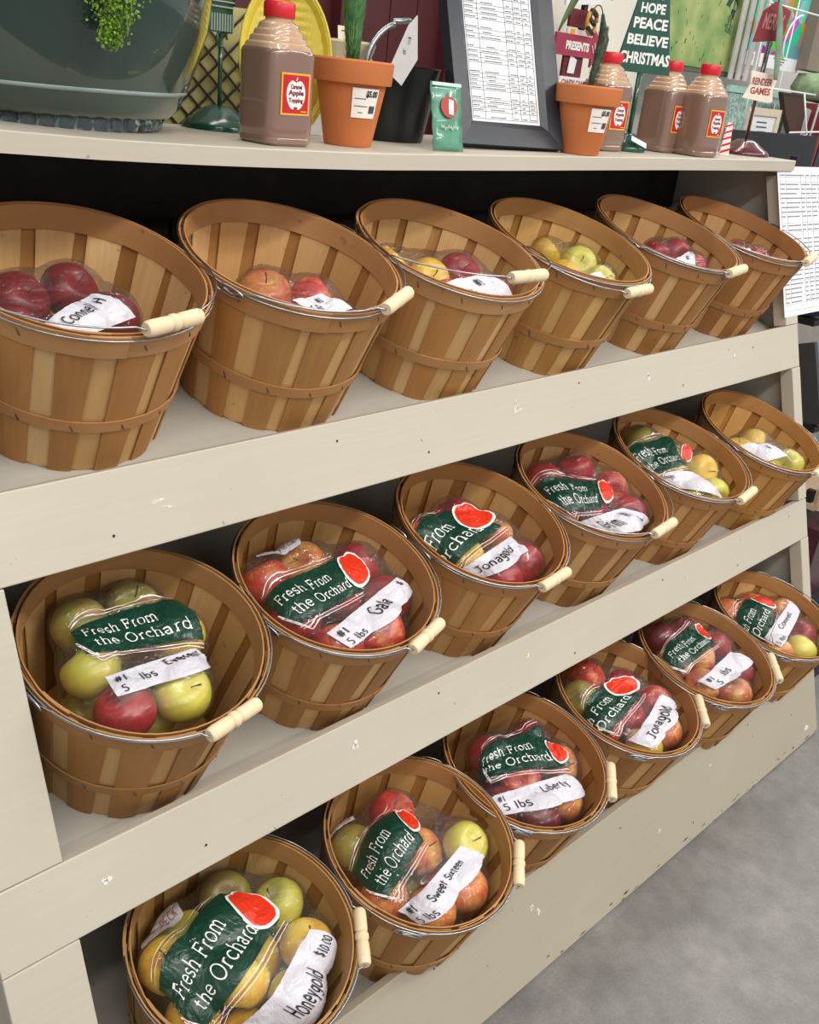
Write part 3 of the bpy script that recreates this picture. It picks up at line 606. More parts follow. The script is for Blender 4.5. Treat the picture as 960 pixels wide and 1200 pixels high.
BAGS = {
 '00': {"c": [-0.0215, -0.0025, 0.12], "a": [[-0.0604, 0.0389, 0.166, 0.0425, "D"], [0.0389, -0.0232, 0.1688, 0.0425, "D"], [0.0197, 0.0566, 0.1671, 0.0408, "D"], [-0.0331, -0.0626, 0.1678, 0.0409, "R"], [-0.1045, -0.0287, 0.1653, 0.0394, "D"], [0.03, -0.006, 0.041, 0.037, "D"], [-0.0487, 0.042, 0.041, 0.037, "D"], [-0.0484, -0.0486, 0.041, 0.037, "D"], [0.0623, 0.0126, 0.1032, 0.037, "R"], [-0.022, 0.0675, 0.1034, 0.037, "D"], [-0.0833, -0.0044, 0.0972, 0.037, "D"], [-0.0085, -0.074, 0.0961, 0.037, "D"]], "t": "Connell", "lab": [[-0.516, -0.553, 0.654], [0.295, -0.207, 0.933], [0.631, -0.485, 0.605], [-0.229, -0.772, 0.593]]},
 '01': {"c": [-0.0159, -0.0357, 0.12], "a": [[-0.0335, 0.0032, 0.1679, 0.0429, "P"], [0.044, -0.0242, 0.1664, 0.0406, "R"], [-0.0464, -0.0926, 0.167, 0.0413, "R"], [-0.1026, -0.038, 0.1648, 0.0383, "R"], [0.0331, -0.1028, 0.1665, 0.04, "R"], [0.0405, -0.0087, 0.041, 0.037, "P"], [-0.053, -0.0008, 0.041, 0.037, "R"], [-0.0171, -0.0828, 0.041, 0.037, "R"], [0.0392, 0.0228, 0.1063, 0.037, "R"], [-0.0627, 0.0361, 0.1027, 0.037, "R"], [-0.0638, -0.0655, 0.0968, 0.037, "P"], [0.0312, -0.0757, 0.0957, 0.037, "R"]], "t": "H", "lab": [[-0.351, -0.421, 0.836], [0.386, -0.265, 0.884], [0.427, -0.601, 0.675], [-0.132, -0.71, 0.691]]},
 '02': {"c": [0.0056, -0.0057, 0.12], "a": [[-0.0705, 0.0666, 0.1652, 0.0385, "Y"], [-0.0143, 0.013, 0.1649, 0.0403, "Y"], [0.0676, 0.0161, 0.1677, 0.043, "C"], [0.0847, -0.0648, 0.1647, 0.0411, "C"], [-0.0364, -0.0621, 0.1683, 0.0393, "R"], [0.0421, 0.0357, 0.041, 0.037, "Y"], [-0.0479, 0.0103, 0.041, 0.037, "Y"], [0.0251, -0.052, 0.041, 0.037, "C"], [0.0149, 0.0604, 0.1099, 0.037, "C"], [-0.0671, 0.0049, 0.1107, 0.037, "R"], [-0.0026, -0.0777, 0.103, 0.037, "Y"], [0.0712, -0.0192, 0.096, 0.037, "Y"]], "t": "H", "lab": [[-0.567, -0.461, 0.683], [0.458, -0.354, 0.816], [0.576, -0.672, 0.465], [-0.338, -0.771, 0.54]]},
 '03': {"c": [0.0183, -0.0177, 0.12], "a": [[0.0218, 0.0585, 0.173, 0.0341, "Y"], [0.0746, 0.0065, 0.1745, 0.0396, "G"], [0.063, -0.0664, 0.1755, 0.0354, "G"], [-0.0118, -0.0243, 0.173, 0.0348, "Y"], [-0.0147, -0.0999, 0.173, 0.0341, "G"], [0.0321, 0.0392, 0.041, 0.037, "Y"], [-0.0411, -0.0205, 0.041, 0.037, "G"], [0.049, -0.0509, 0.041, 0.037, "G"], [-0.0196, 0.0436, 0.11, 0.037, "Y"], [-0.0429, -0.0458, 0.111, 0.037, "G"], [0.0392, -0.0747, 0.1088, 0.037, "Y"], [0.0695, 0.0225, 0.1009, 0.037, "G"]], "t": "", "lab": [[-0.534, -0.506, 0.678], [0.087, -0.545, 0.834], [0.051, -0.77, 0.636], [-0.498, -0.684, 0.533]]},
 '04': {"c": [0.0351, -0.0124, 0.12], "a": [[0.0355, 0.0222, 0.173, 0.034, "C"], [0.1041, 0.0124, 0.173, 0.0364, "C"], [0.0884, -0.0552, 0.1743, 0.034, "C"], [-0.0221, -0.0542, 0.173, 0.0328, "C"], [0.0237, 0.0456, 0.041, 0.037, "C"], [-0.0211, -0.0381, 0.041, 0.037, "C"], [0.0719, -0.0365, 0.041, 0.037, "C"], [-0.0355, 0.0125, 0.11, 0.037, "C"], [0.004, -0.0705, 0.11, 0.037, "C"], [0.0891, -0.0263, 0.1107, 0.037, "C"], [0.0479, 0.0521, 0.111, 0.037, "C"]], "t": "H", "lab": [[-0.569, -0.41, 0.713], [0.399, -0.202, 0.894], [0.118, -0.638, 0.761], [-0.454, -0.683, 0.572]]},
 '05': {"c": [0.0085, -0.0261, 0.12], "a": [[0.017, -0.0073, 0.173, 0.0329, "C"], [0.0708, -0.0438, 0.173, 0.0331, "C"], [-0.0487, -0.0694, 0.173, 0.032, "R"], [-0.0164, 0.0295, 0.041, 0.037, "C"], [-0.0254, -0.0649, 0.041, 0.037, "C"], [0.0612, -0.0255, 0.041, 0.037, "R"], [-0.0544, -0.0429, 0.11, 0.037, "C"], [0.0293, -0.0809, 0.11, 0.037, "C"], [0.0674, 0.0029, 0.1104, 0.037, "R"], [-0.0163, 0.0412, 0.1126, 0.037, "C"]], "t": "", "lab": [[-0.537, -0.029, 0.843], [-0.032, -0.142, 0.989], [-0.108, -0.522, 0.846], [-0.652, -0.418, 0.633]]},
 '10': {"c": [-0.0033, 0.0106, 0.12], "a": [[-0.0647, 0.0173, 0.1792, 0.043, "G"], [0.028, -0.0721, 0.1784, 0.043, "G"], [-0.0588, -0.0672, 0.178, 0.043, "C"], [0.042, 0.0981, 0.178, 0.043, "O"], [0.0721, 0.0191, 0.1833, 0.043, "Y"], [-0.0418, 0.0979, 0.178, 0.0421, "O"], [0.045, 0.0113, 0.041, 0.037, "G"], [-0.0295, 0.0553, 0.041, 0.037, "G"], [-0.0298, -0.0397, 0.041, 0.037, "C"], [0.0671, -0.0044, 0.1082, 0.037, "O"], [-0.002, 0.0727, 0.11, 0.037, "Y"], [-0.0674, 0.0061, 0.1013, 0.037, "O"], [-0.003, -0.0568, 0.1076, 0.037, "G"]], "t": "Everest", "gr": [[-0.536, 0.408, 0.739], [0.628, 0.314, 0.712], [0.666, -0.216, 0.714], [-0.559, 0.028, 0.829]], "lab": [[-0.552, -0.308, 0.775], [0.543, -0.353, 0.762], [0.693, -0.493, 0.527], [-0.493, -0.525, 0.694]]},
 '11': {"c": [0.0077, -0.0096, 0.12], "a": [[-0.0789, 0.0718, 0.178, 0.043, "R"], [0.0053, 0.0812, 0.178, 0.043, "P"], [0.0348, -0.1013, 0.181, 0.043, "R"], [0.0969, -0.044, 0.176, 0.043, "C"], [-0.0796, -0.0151, 0.179, 0.043, "C"], [0.0236, -0.0015, 0.178, 0.043, "C"], [-0.0495, -0.0942, 0.1762, 0.043, "R"], [0.0987, 0.0407, 0.1785, 0.043, "C"], [0.0597, 0.0092, 0.041, 0.037, "R"], [-0.0349, 0.0209, 0.041, 0.037, "P"], [0.0022, -0.0663, 0.041, 0.037, "R"], [0.0586, 0.0306, 0.1114, 0.037, "C"], [-0.0328, 0.0385, 0.1121, 0.037, "C"], [-0.0394, -0.0541, 0.1064, 0.037, "C"], [0.051, -0.0608, 0.1086, 0.037, "R"]], "t": "Gala", "gr": [[-0.829, 0.2, 0.523], [0.143, 0.362, 0.921], [0.144, -0.222, 0.964], [-0.773, -0.224, 0.594]], "red": [[0.109, 0.377, 0.92], [0.497, 0.439, 0.748], [0.49, -0.067, 0.869], [0.076, -0.266, 0.961]], "lab": [[-0.587, -0.501, 0.636], [0.692, -0.188, 0.697], [0.797, -0.329, 0.507], [-0.418, -0.708, 0.57]], "pk": [[-0.503, 0.714, 0.487], [0.036, 0.814, 0.58], [-0.108, 0.674, 0.73], [-0.571, 0.6, 0.56]]},
 '12': {"c": [-0.0025, -0.0107, 0.12], "a": [[0.0666, -0.0832, 0.1772, 0.043, "C"], [-0.0501, -0.0232, 0.1797, 0.043, "Y"], [0.0616, 0.0013, 0.1793, 0.043, "P"], [-0.0949, 0.0486, 0.1779, 0.043, "R"], [0.0131, 0.0708, 0.1794, 0.043, "C"], [-0.0159, -0.1002, 0.1803, 0.0425, "C"], [0.0379, 0.0307, 0.041, 0.037, "C"], [-0.0513, 0.0054, 0.041, 0.037, "Y"], [0.0161, -0.06, 0.041, 0.037, "P"], [0.0076, 0.0558, 0.102, 0.037, "R"], [-0.0716, 0.0079, 0.1106, 0.037, "C"], [-0.0152, -0.0723, 0.1053, 0.037, "C"], [0.0633, -0.0208, 0.1023, 0.037, "C"]], "t": "Jonagold", "gr": [[-0.812, 0.273, 0.515], [-0.202, 0.569, 0.797], [0.38, -0.01, 0.925], [-0.814, -0.214, 0.54]], "red": [[-0.209, 0.587, 0.782], [0.234, 0.526, 0.818], [0.488, 0.086, 0.868], [-0.29, 0.041, 0.956]], "lab": [[-0.762, -0.356, 0.541], [0.43, -0.28, 0.858], [0.372, -0.565, 0.736], [-0.591, -0.606, 0.533]]},
 '13': {"c": [0.0211, -0.0111, 0.12], "a": [[-0.0436, 0.0819, 0.186, 0.043, "C"], [0.0702, 0.0819, 0.186, 0.043, "C"], [0.0079, -0.0275, 0.186, 0.043, "C"], [0.0789, -0.0737, 0.1862, 0.043, "C"], [-0.0716, 0.0019, 0.186, 0.043, "C"], [0.1077, 0.0059, 0.186, 0.043, "R"], [0.0058, -0.1107, 0.186, 0.0401, "R"], [0.0399, 0.0348, 0.041, 0.037, "C"], [-0.0343, -0.0244, 0.041, 0.037, "C"], [0.0545, -0.0587, 0.041, 0.037, "C"], [-0.0128, 0.0397, 0.11, 0.037, "C"], [-0.0361, -0.0497, 0.111, 0.037, "C"], [0.0523, -0.0732, 0.112, 0.037, "R"], [0.0761, 0.0164, 0.11, 0.037, "R"]], "t": "Grim", "gr": [[-0.741, 0.467, 0.482], [-0.001, 0.112, 0.994], [-0.388, -0.349, 0.853], [-0.81, -0.069, 0.582]], "red": [[-0.043, 0.1, 0.994], [0.315, 0.15, 0.937], [0.015, -0.314, 0.949], [-0.343, -0.371, 0.863]], "lab": [[-0.775, -0.299, 0.557], [0.016, -0.531, 0.847], [0.5, -0.704, 0.504], [-0.486, -0.674, 0.557]]},
 '14': {"c": [0.0002, -0.0104, 0.12], "a": [[0.0869, -0.0363, 0.1879, 0.043, "Y"], [-0.0365, -0.1016, 0.1864, 0.043, "G"], [0.0046, 0.1078, 0.1859, 0.043, "O"], [0.0311, 0.0273, 0.1861, 0.043, "G"], [-0.0411, -0.017, 0.1856, 0.043, "G"], [0.0436, -0.1037, 0.1855, 0.0383, "G"], [-0.0861, 0.0518, 0.186, 0.0405, "O"], [-0.0019, 0.0442, 0.041, 0.037, "Y"], [-0.0467, -0.0396, 0.041, 0.037, "G"], [0.0462, -0.0377, 0.041, 0.037, "O"], [-0.0611, 0.0111, 0.11, 0.037, "G"], [-0.0217, -0.0719, 0.1098, 0.037, "G"], [0.0626, -0.0309, 0.1113, 0.037, "G"], [0.0223, 0.0509, 0.11, 0.037, "O"]], "t": "Ginger", "gr": [[-0.677, 0.455, 0.578], [0.254, 0.507, 0.824], [-0.18, -0.15, 0.972], [-0.749, 0.01, 0.662]], "red": [[0.212, 0.239, 0.948], [0.495, 0.244, 0.834], [0.245, -0.108, 0.963], [-0.153, -0.132, 0.979]], "lab": [[-0.775, -0.008, 0.632], [-0.157, -0.391, 0.907], [0.101, -0.827, 0.553], [-0.716, -0.326, 0.618]]},
 '15': {"c": [-0.0081, -0.026, 0.12], "a": [[0.0123, 0.0061, 0.186, 0.043, "Y"], [0.042, -0.0974, 0.186, 0.0427, "G"], [-0.0327, -0.0647, 0.186, 0.0402, "G"], [-0.0689, 0.0032, 0.186, 0.0379, "Y"], [-0.0288, 0.0305, 0.041, 0.037, "Y"], [-0.0378, -0.0639, 0.041, 0.037, "G"], [0.0488, -0.0245, 0.041, 0.037, "G"], [-0.0668, -0.0419, 0.11, 0.037, "Y"], [0.0169, -0.08, 0.11, 0.037, "Y"], [0.055, 0.0039, 0.1104, 0.037, "G"], [-0.0287, 0.0422, 0.1126, 0.037, "G"]], "t": "#1", "lab": [[-0.716, 0.172, 0.677], [-0.115, -0.103, 0.988], [0.079, -0.537, 0.84], [-0.615, -0.378, 0.692]]},
 '20': {"c": [0.0018, -0.0039, 0.12], "a": [[0.0439, 0.0951, 0.1649, 0.043, "O"], [-0.0406, 0.0927, 0.141, 0.043, "G"], [-0.0982, 0.0439, 0.1839, 0.043, "Y"], [0.1013, 0.0351, 0.1814, 0.043, "G"], [0.0964, -0.0492, 0.1882, 0.043, "Y"], [-0.0265, -0.0431, 0.2, 0.043, "Y"], [0.031, -0.1029, 0.1829, 0.043, "G"], [-0.0101, 0.04, 0.2, 0.043, "G"], [-0.0978, -0.0355, 0.1562, 0.0424, "Y"], [0.0336, -0.01, 0.1468, 0.043, "Y"], [-0.0404, -0.094, 0.1362, 0.0411, "Y"], [0.0452, -0.0092, 0.041, 0.037, "O"], [-0.0324, 0.0386, 0.041, 0.037, "G"], [-0.0321, -0.0549, 0.041, 0.037, "Y"], [0.0924, 0.0003, 0.0953, 0.037, "G"], [0.0103, 0.0501, 0.0986, 0.037, "Y"], [-0.0598, -0.0008, 0.0973, 0.037, "Y"], [0.0169, -0.0656, 0.0935, 0.037, "G"]], "t": "Honeygold", "gr": [[-0.839, 0.076, 0.539], [0.09, 0.592, 0.801], [0.444, 0.021, 0.896], [-0.747, -0.416, 0.519]], "red": [[-0.009, 0.499, 0.867], [0.249, 0.58, 0.776], [0.571, 0.053, 0.819], [0.164, -0.069, 0.984]], "lab": [[-0.469, -0.68, 0.564], [0.589, -0.274, 0.76], [0.762, -0.461, 0.455], [-0.099, -0.938, 0.332]], "pk": [[-0.677, 0.656, 0.333], [-0.213, 0.901, 0.378], [-0.362, 0.65, 0.668], [-0.74, 0.409, 0.534]]},
 '21': {"c": [0.0009, -0.0083, 0.12], "a": [[0.1013, -0.0385, 0.189, 0.043, "G"], [0.0421, -0.0982, 0.1788, 0.043, "P"], [-0.0425, -0.0988, 0.1837, 0.043, "P"], [0.0393, 0.0086, 0.1555, 0.043, "P"], [-0.0861, -0.029, 0.1637, 0.043, "P"], [-0.0586, 0.0834, 0.146, 0.043, "O"], [-0.0311, 0.0242, 0.2, 0.043, "R"], [0.0299, 0.0894, 0.179, 0.043, "R"], [0.05, 0.0077, 0.041, 0.037, "G"], [-0.05, 0.0169, 0.041, 0.037, "P"], [-0.006, -0.0627, 0.041, 0.037, "P"], [0.0546, 0.0563, 0.0947, 0.037, "P"], [-0.0205, 0.0268, 0.1065, 0.037, "P"], [-0.0499, -0.0532, 0.098, 0.037, "O"], [0.0415, -0.0576, 0.11, 0.037, "R"]], "t": "Sweet Sixteen", "gr": [[-0.848, 0.315, 0.427], [-0.016, 0.582, 0.813], [0.005, 0.053, 0.999], [-0.769, -0.222, 0.599]], "red": [[-0.024, 0.588, 0.809], [0.164, 0.56, 0.812], [0.159, 0.211, 0.965], [-0.111, 0.146, 0.983]], "lab": [[-0.724, -0.427, 0.541], [0.439, -0.301, 0.846], [0.602, -0.491, 0.63], [-0.566, -0.648, 0.509]], "pk": [[-0.503, 0.846, 0.176], [-0.247, 0.894, 0.373], [-0.338, 0.806, 0.485], [-0.605, 0.761, 0.234]]},
 '22': {"c": [0.0101, -0.0238, 0.12], "a": [[-0.0989, -0.0386, 0.1788, 0.043, "D"], [0.0431, -0.0968, 0.1732, 0.043, "P"], [-0.0041, -0.017, 0.18, 0.043, "R"], [0.0954, 0.0481, 0.1791, 0.043, "C"], [-0.0407, -0.0998, 0.1852, 0.043, "D"], [-0.0241, 0.0653, 0.18, 0.043, "C"], [0.1014, -0.0363, 0.1844, 0.043, "P"], [0.0482, 0.0166, 0.041, 0.037, "D"], [-0.043, -0.0093, 0.041, 0.037, "P"], [0.0256, -0.0755, 0.041, 0.037, "R"], [0.021, 0.0412, 0.11, 0.037, "C"], [-0.0546, -0.0119, 0.1126, 0.037, "D"], [-0.0013, -0.086, 0.1083, 0.037, "C"], [0.0735, -0.0331, 0.1079, 0.037, "P"]], "t": "Liberty", "gr": [[-0.476, 0.569, 0.67], [0.587, 0.41, 0.698], [0.535, -0.234, 0.812], [-0.701, 0.292, 0.651]], "red": [[0.513, 0.296, 0.806], [0.601, 0.163, 0.782], [0.574, -0.204, 0.793], [0.4, -0.168, 0.901]], "lab": [[-0.801, -0.014, 0.598], [0.43, -0.377, 0.82], [0.52, -0.663, 0.538], [-0.808, -0.243, 0.537]]},
 '23': {"c": [0.0073, -0.011, 0.12], "a": [[0.0468, -0.0976, 0.1882, 0.043, "P"], [-0.0371, -0.1023, 0.188, 0.0423, "Y"], [0.001, -0.0263, 0.188, 0.043, "C"], [0.0603, 0.0394, 0.1889, 0.043, "C"], [-0.0687, 0.0677, 0.188, 0.043, "O"], [-0.083, -0.0157, 0.188, 0.043, "R"], [0.0072, 0.1054, 0.1877, 0.043, "R"], [0.1026, -0.0339, 0.1873, 0.043, "R"], [0.0314, 0.0368, 0.041, 0.037, "P"], [-0.0428, -0.0224, 0.041, 0.037, "Y"], [0.046, -0.0569, 0.041, 0.037, "C"], [-0.0213, 0.0417, 0.11, 0.037, "C"], [-0.0446, -0.0476, 0.111, 0.037, "O"], [0.0443, -0.071, 0.1124, 0.037, "R"], [0.0676, 0.0185, 0.1094, 0.037, "R"]], "t": "Jonagold", "gr": [[-0.776, 0.236, 0.585], [-0.283, 0.422, 0.861], [0.205, -0.011, 0.979], [-0.772, -0.18, 0.609]], "red": [[-0.335, 0.463, 0.82], [0.124, 0.486, 0.865], [0.495, 0.089, 0.864], [-0.188, 0.066, 0.98]], "lab": [[-0.635, -0.457, 0.622], [0.545, -0.223, 0.808], [0.682, -0.419, 0.599], [-0.416, -0.683, 0.601]]},
 '24': {"c": [0.0227, 0.0023, 0.12], "a": [[0.0843, -0.0678, 0.188, 0.043, "C"], [0.0096, -0.1078, 0.188, 0.043, "P"], [0.1073, 0.0137, 0.188, 0.043, "C"], [0.0233, 0.0026, 0.188, 0.043, "P"], [-0.0623, 0.0346, 0.188, 0.043, "P"], [-0.0178, 0.1067, 0.188, 0.043, "D"], [0.0645, 0.0868, 0.188, 0.043, "D"], [-0.0518, -0.0494, 0.188, 0.043, "P"], [0.0242, 0.057, 0.041, 0.037, "C"], [-0.0206, -0.0267, 0.041, 0.037, "P"], [0.0741, -0.0242, 0.041, 0.037, "C"], [-0.035, 0.0239, 0.11, 0.037, "P"], [0.0044, -0.0591, 0.11, 0.037, "P"], [0.0879, -0.0194, 0.1124, 0.037, "D"], [0.0483, 0.0635, 0.1111, 0.037, "D"]], "t": "5 lbs", "gr": [[-0.744, 0.303, 0.596], [0.225, 0.504, 0.834], [0.287, 0.031, 0.957], [-0.784, 0.002, 0.62]], "red": [[0.225, 0.504, 0.834], [0.405, 0.467, 0.786], [0.361, 0.144, 0.921], [0.153, 0.144, 0.978]], "lab": [[-0.716, -0.298, 0.631], [0.419, -0.274, 0.866], [0.543, -0.528, 0.653], [-0.58, -0.536, 0.613]]},
 '25': {"c": [0.0218, -0.0107, 0.12], "a": [[0.0785, -0.0742, 0.1868, 0.043, "C"], [0.0021, -0.1095, 0.1966, 0.043, "G"], [-0.0763, -0.0776, 0.1923, 0.043, "P"], [0.1087, 0.0048, 0.1919, 0.043, "P"], [-0.0115, -0.0352, 0.1581, 0.043, "R"], [0.0062, 0.0362, 0.2, 0.043, "R"], [-0.0513, 0.0936, 0.1766, 0.0428, "P"], [0.0719, 0.076, 0.1644, 0.043, "R"], [0.0071, 0.0383, 0.041, 0.037, "C"], [0.0026, -0.0584, 0.041, 0.037, "G"], [0.0847, -0.0162, 0.041, 0.037, "P"], [-0.0459, -0.0306, 0.0874, 0.037, "P"], [0.0528, -0.0716, 0.11, 0.037, "R"], [0.0909, 0.0123, 0.1104, 0.037, "R"], [0.0065, 0.0512, 0.1123, 0.037, "P"]], "t": "Connell", "gr": [[-0.716, 0.389, 0.58], [-0.275, 0.591, 0.758], [-0.173, 0.105, 0.979], [-0.784, -0.142, 0.605]], "red": [[-0.283, 0.563, 0.777], [-0.085, 0.528, 0.845], [0.14, 0.243, 0.96], [-0.173, 0.105, 0.979]], "lab": [[-0.765, -0.153, 0.626], [0.546, 0.092, 0.832], [0.604, -0.16, 0.781], [-0.689, -0.394, 0.609]]},
}
# ------------------------------------------------------------------ the eighteen baskets
BASE = {'00': (0.588, 0.5704, 1.1616, 0.9818), '01': (0.9334, 0.5642, 1.1596, 0.9984), '02': (1.2838, 0.5583, 1.1576, 1.0031), '03': (1.639, 0.5585, 1.1577, 1.0031), '04': (2.0083, 0.5605, 1.1583, 1.0081), '05': (2.366, 0.5600, 1.1582, 1.0),
 '10': (0.5814, 0.4127, 0.6787, 1.0039), '11': (0.931, 0.4061, 0.6765, 0.9982), '12': (1.2975, 0.4106, 0.6781, 0.9894), '13': (1.6469, 0.4076, 0.677, 1.0039), '14': (2.0069, 0.406, 0.6764, 1.0027), '15': (2.390, 0.3890, 0.6705, 1.0),
 '20': (0.6444, 0.2262, 0.1955, 1.0243), '21': (1.0122, 0.2075, 0.1904, 1.0151), '22': (1.3394, 0.2328, 0.1973, 1.008), '23': (1.7056, 0.23, 0.1966, 1.0033), '24': (2.029, 0.2168, 0.1929, 1.0288), '25': (2.386, 0.2060, 0.1900, 1.0)}
TH = [TIER[i][1] for i in range(3)]
# grip azimuth in degrees and how far the bail is raised
BAIL = {'00': (-79, 6), '01': (-65, 3), '02': (-90, 13), '03': (-86, -4), '04': (-82, 1), '05': (-76, 3), '10': (-80, 1), '11': (-74, 1), '12': (-84, 1), '13': (-84, 6), '14': (-82, 2), '15': (-86, 1),
        '20': (-34, 0), '21': (-48, 0), '22': (-50, 0), '23': (-44, 0), '24': (-45, 0), '25': (-50, 2)}
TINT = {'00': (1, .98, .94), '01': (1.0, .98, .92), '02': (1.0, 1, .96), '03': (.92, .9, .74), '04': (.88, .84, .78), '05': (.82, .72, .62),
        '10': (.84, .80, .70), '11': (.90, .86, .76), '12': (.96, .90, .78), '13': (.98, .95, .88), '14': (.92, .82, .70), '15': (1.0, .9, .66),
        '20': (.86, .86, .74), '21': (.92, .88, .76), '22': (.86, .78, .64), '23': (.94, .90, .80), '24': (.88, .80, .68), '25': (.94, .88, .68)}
ORD = ['first', 'second', 'third', 'fourth', 'fifth', 'sixth']
ROW = ['top', 'middle', 'bottom']
WHAT = {'00': 'dark red apples and a Connell label', '01': 'a red apple with a yellow patch', '02': 'two yellow apples beside a crimson one', '03': 'yellow and yellow-green apples', '04': 'small crimson apples', '05': 'a sliver of crimson and white showing',
        '10': 'big yellow-green apples, Everest label', '11': 'red apples, Gala label', '12': 'one shiny crimson apple, Jonagold label', '13': 'crimson apples, Grim label', '14': 'golden and green apples, Ginger label', '15': 'yellow-green apples, no green print',
        '20': 'yellow apples, Honeygold label', '21': 'blushed apples, Sweet Sixteen label', '22': 'purple-red apples, Liberty label', '23': 'an orange apple, Jonagold label', '24': 'a crimson apple, 5 lbs label', '25': 'a yellow-green apple, Connell label'}
BASKET_MAT = {}
TE = {'20': (.66, .78), '12': (.55, .78), '23': (.62, .80), '25': (.66, .88), '21': (.66, .84), '22': (.70, .84)}
EXT = {'12': .62, '23': .62, '25': .6, '14': .12, '22': .12, '21': .0}
for key, (bx, by, bz, k) in BASE.items():
    t, i = int(key[0]), int(key[1]); rd = random.Random(int(key) * 7 + 1)
    Mb = Matrix.Translation((bx, by, bz)) @ Matrix.Rotation(TH[t], 4, 'X') @ Matrix.Scale(k, 4)
    BASKET_MAT[key] = Mb
    az, lift = BAIL[key]; rz = math.radians(az + 90)
    Ms = Mb @ Matrix.Rotation(rz, 4, 'Z')
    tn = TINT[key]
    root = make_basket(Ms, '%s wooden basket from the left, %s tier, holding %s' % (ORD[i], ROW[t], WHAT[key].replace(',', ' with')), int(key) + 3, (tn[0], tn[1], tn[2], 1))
    b = bpy.data.objects.new('bail_wire', BAIL_ME); COL.objects.link(b); b.parent = root; b.location = (0, 0, PZ); b.rotation_euler = (-math.radians(lift), 0, 0)
    g = bpy.data.objects.new('wooden_grip', GRIP_ME); COL.objects.link(g); g.parent = root
    la = -math.radians(lift); yg, zg = YG, .012
    g.location = (0, yg * math.cos(la) - zg * math.sin(la), PZ + yg * math.sin(la) + zg * math.cos(la)); g.rotation_euler = (la, 0, 0)

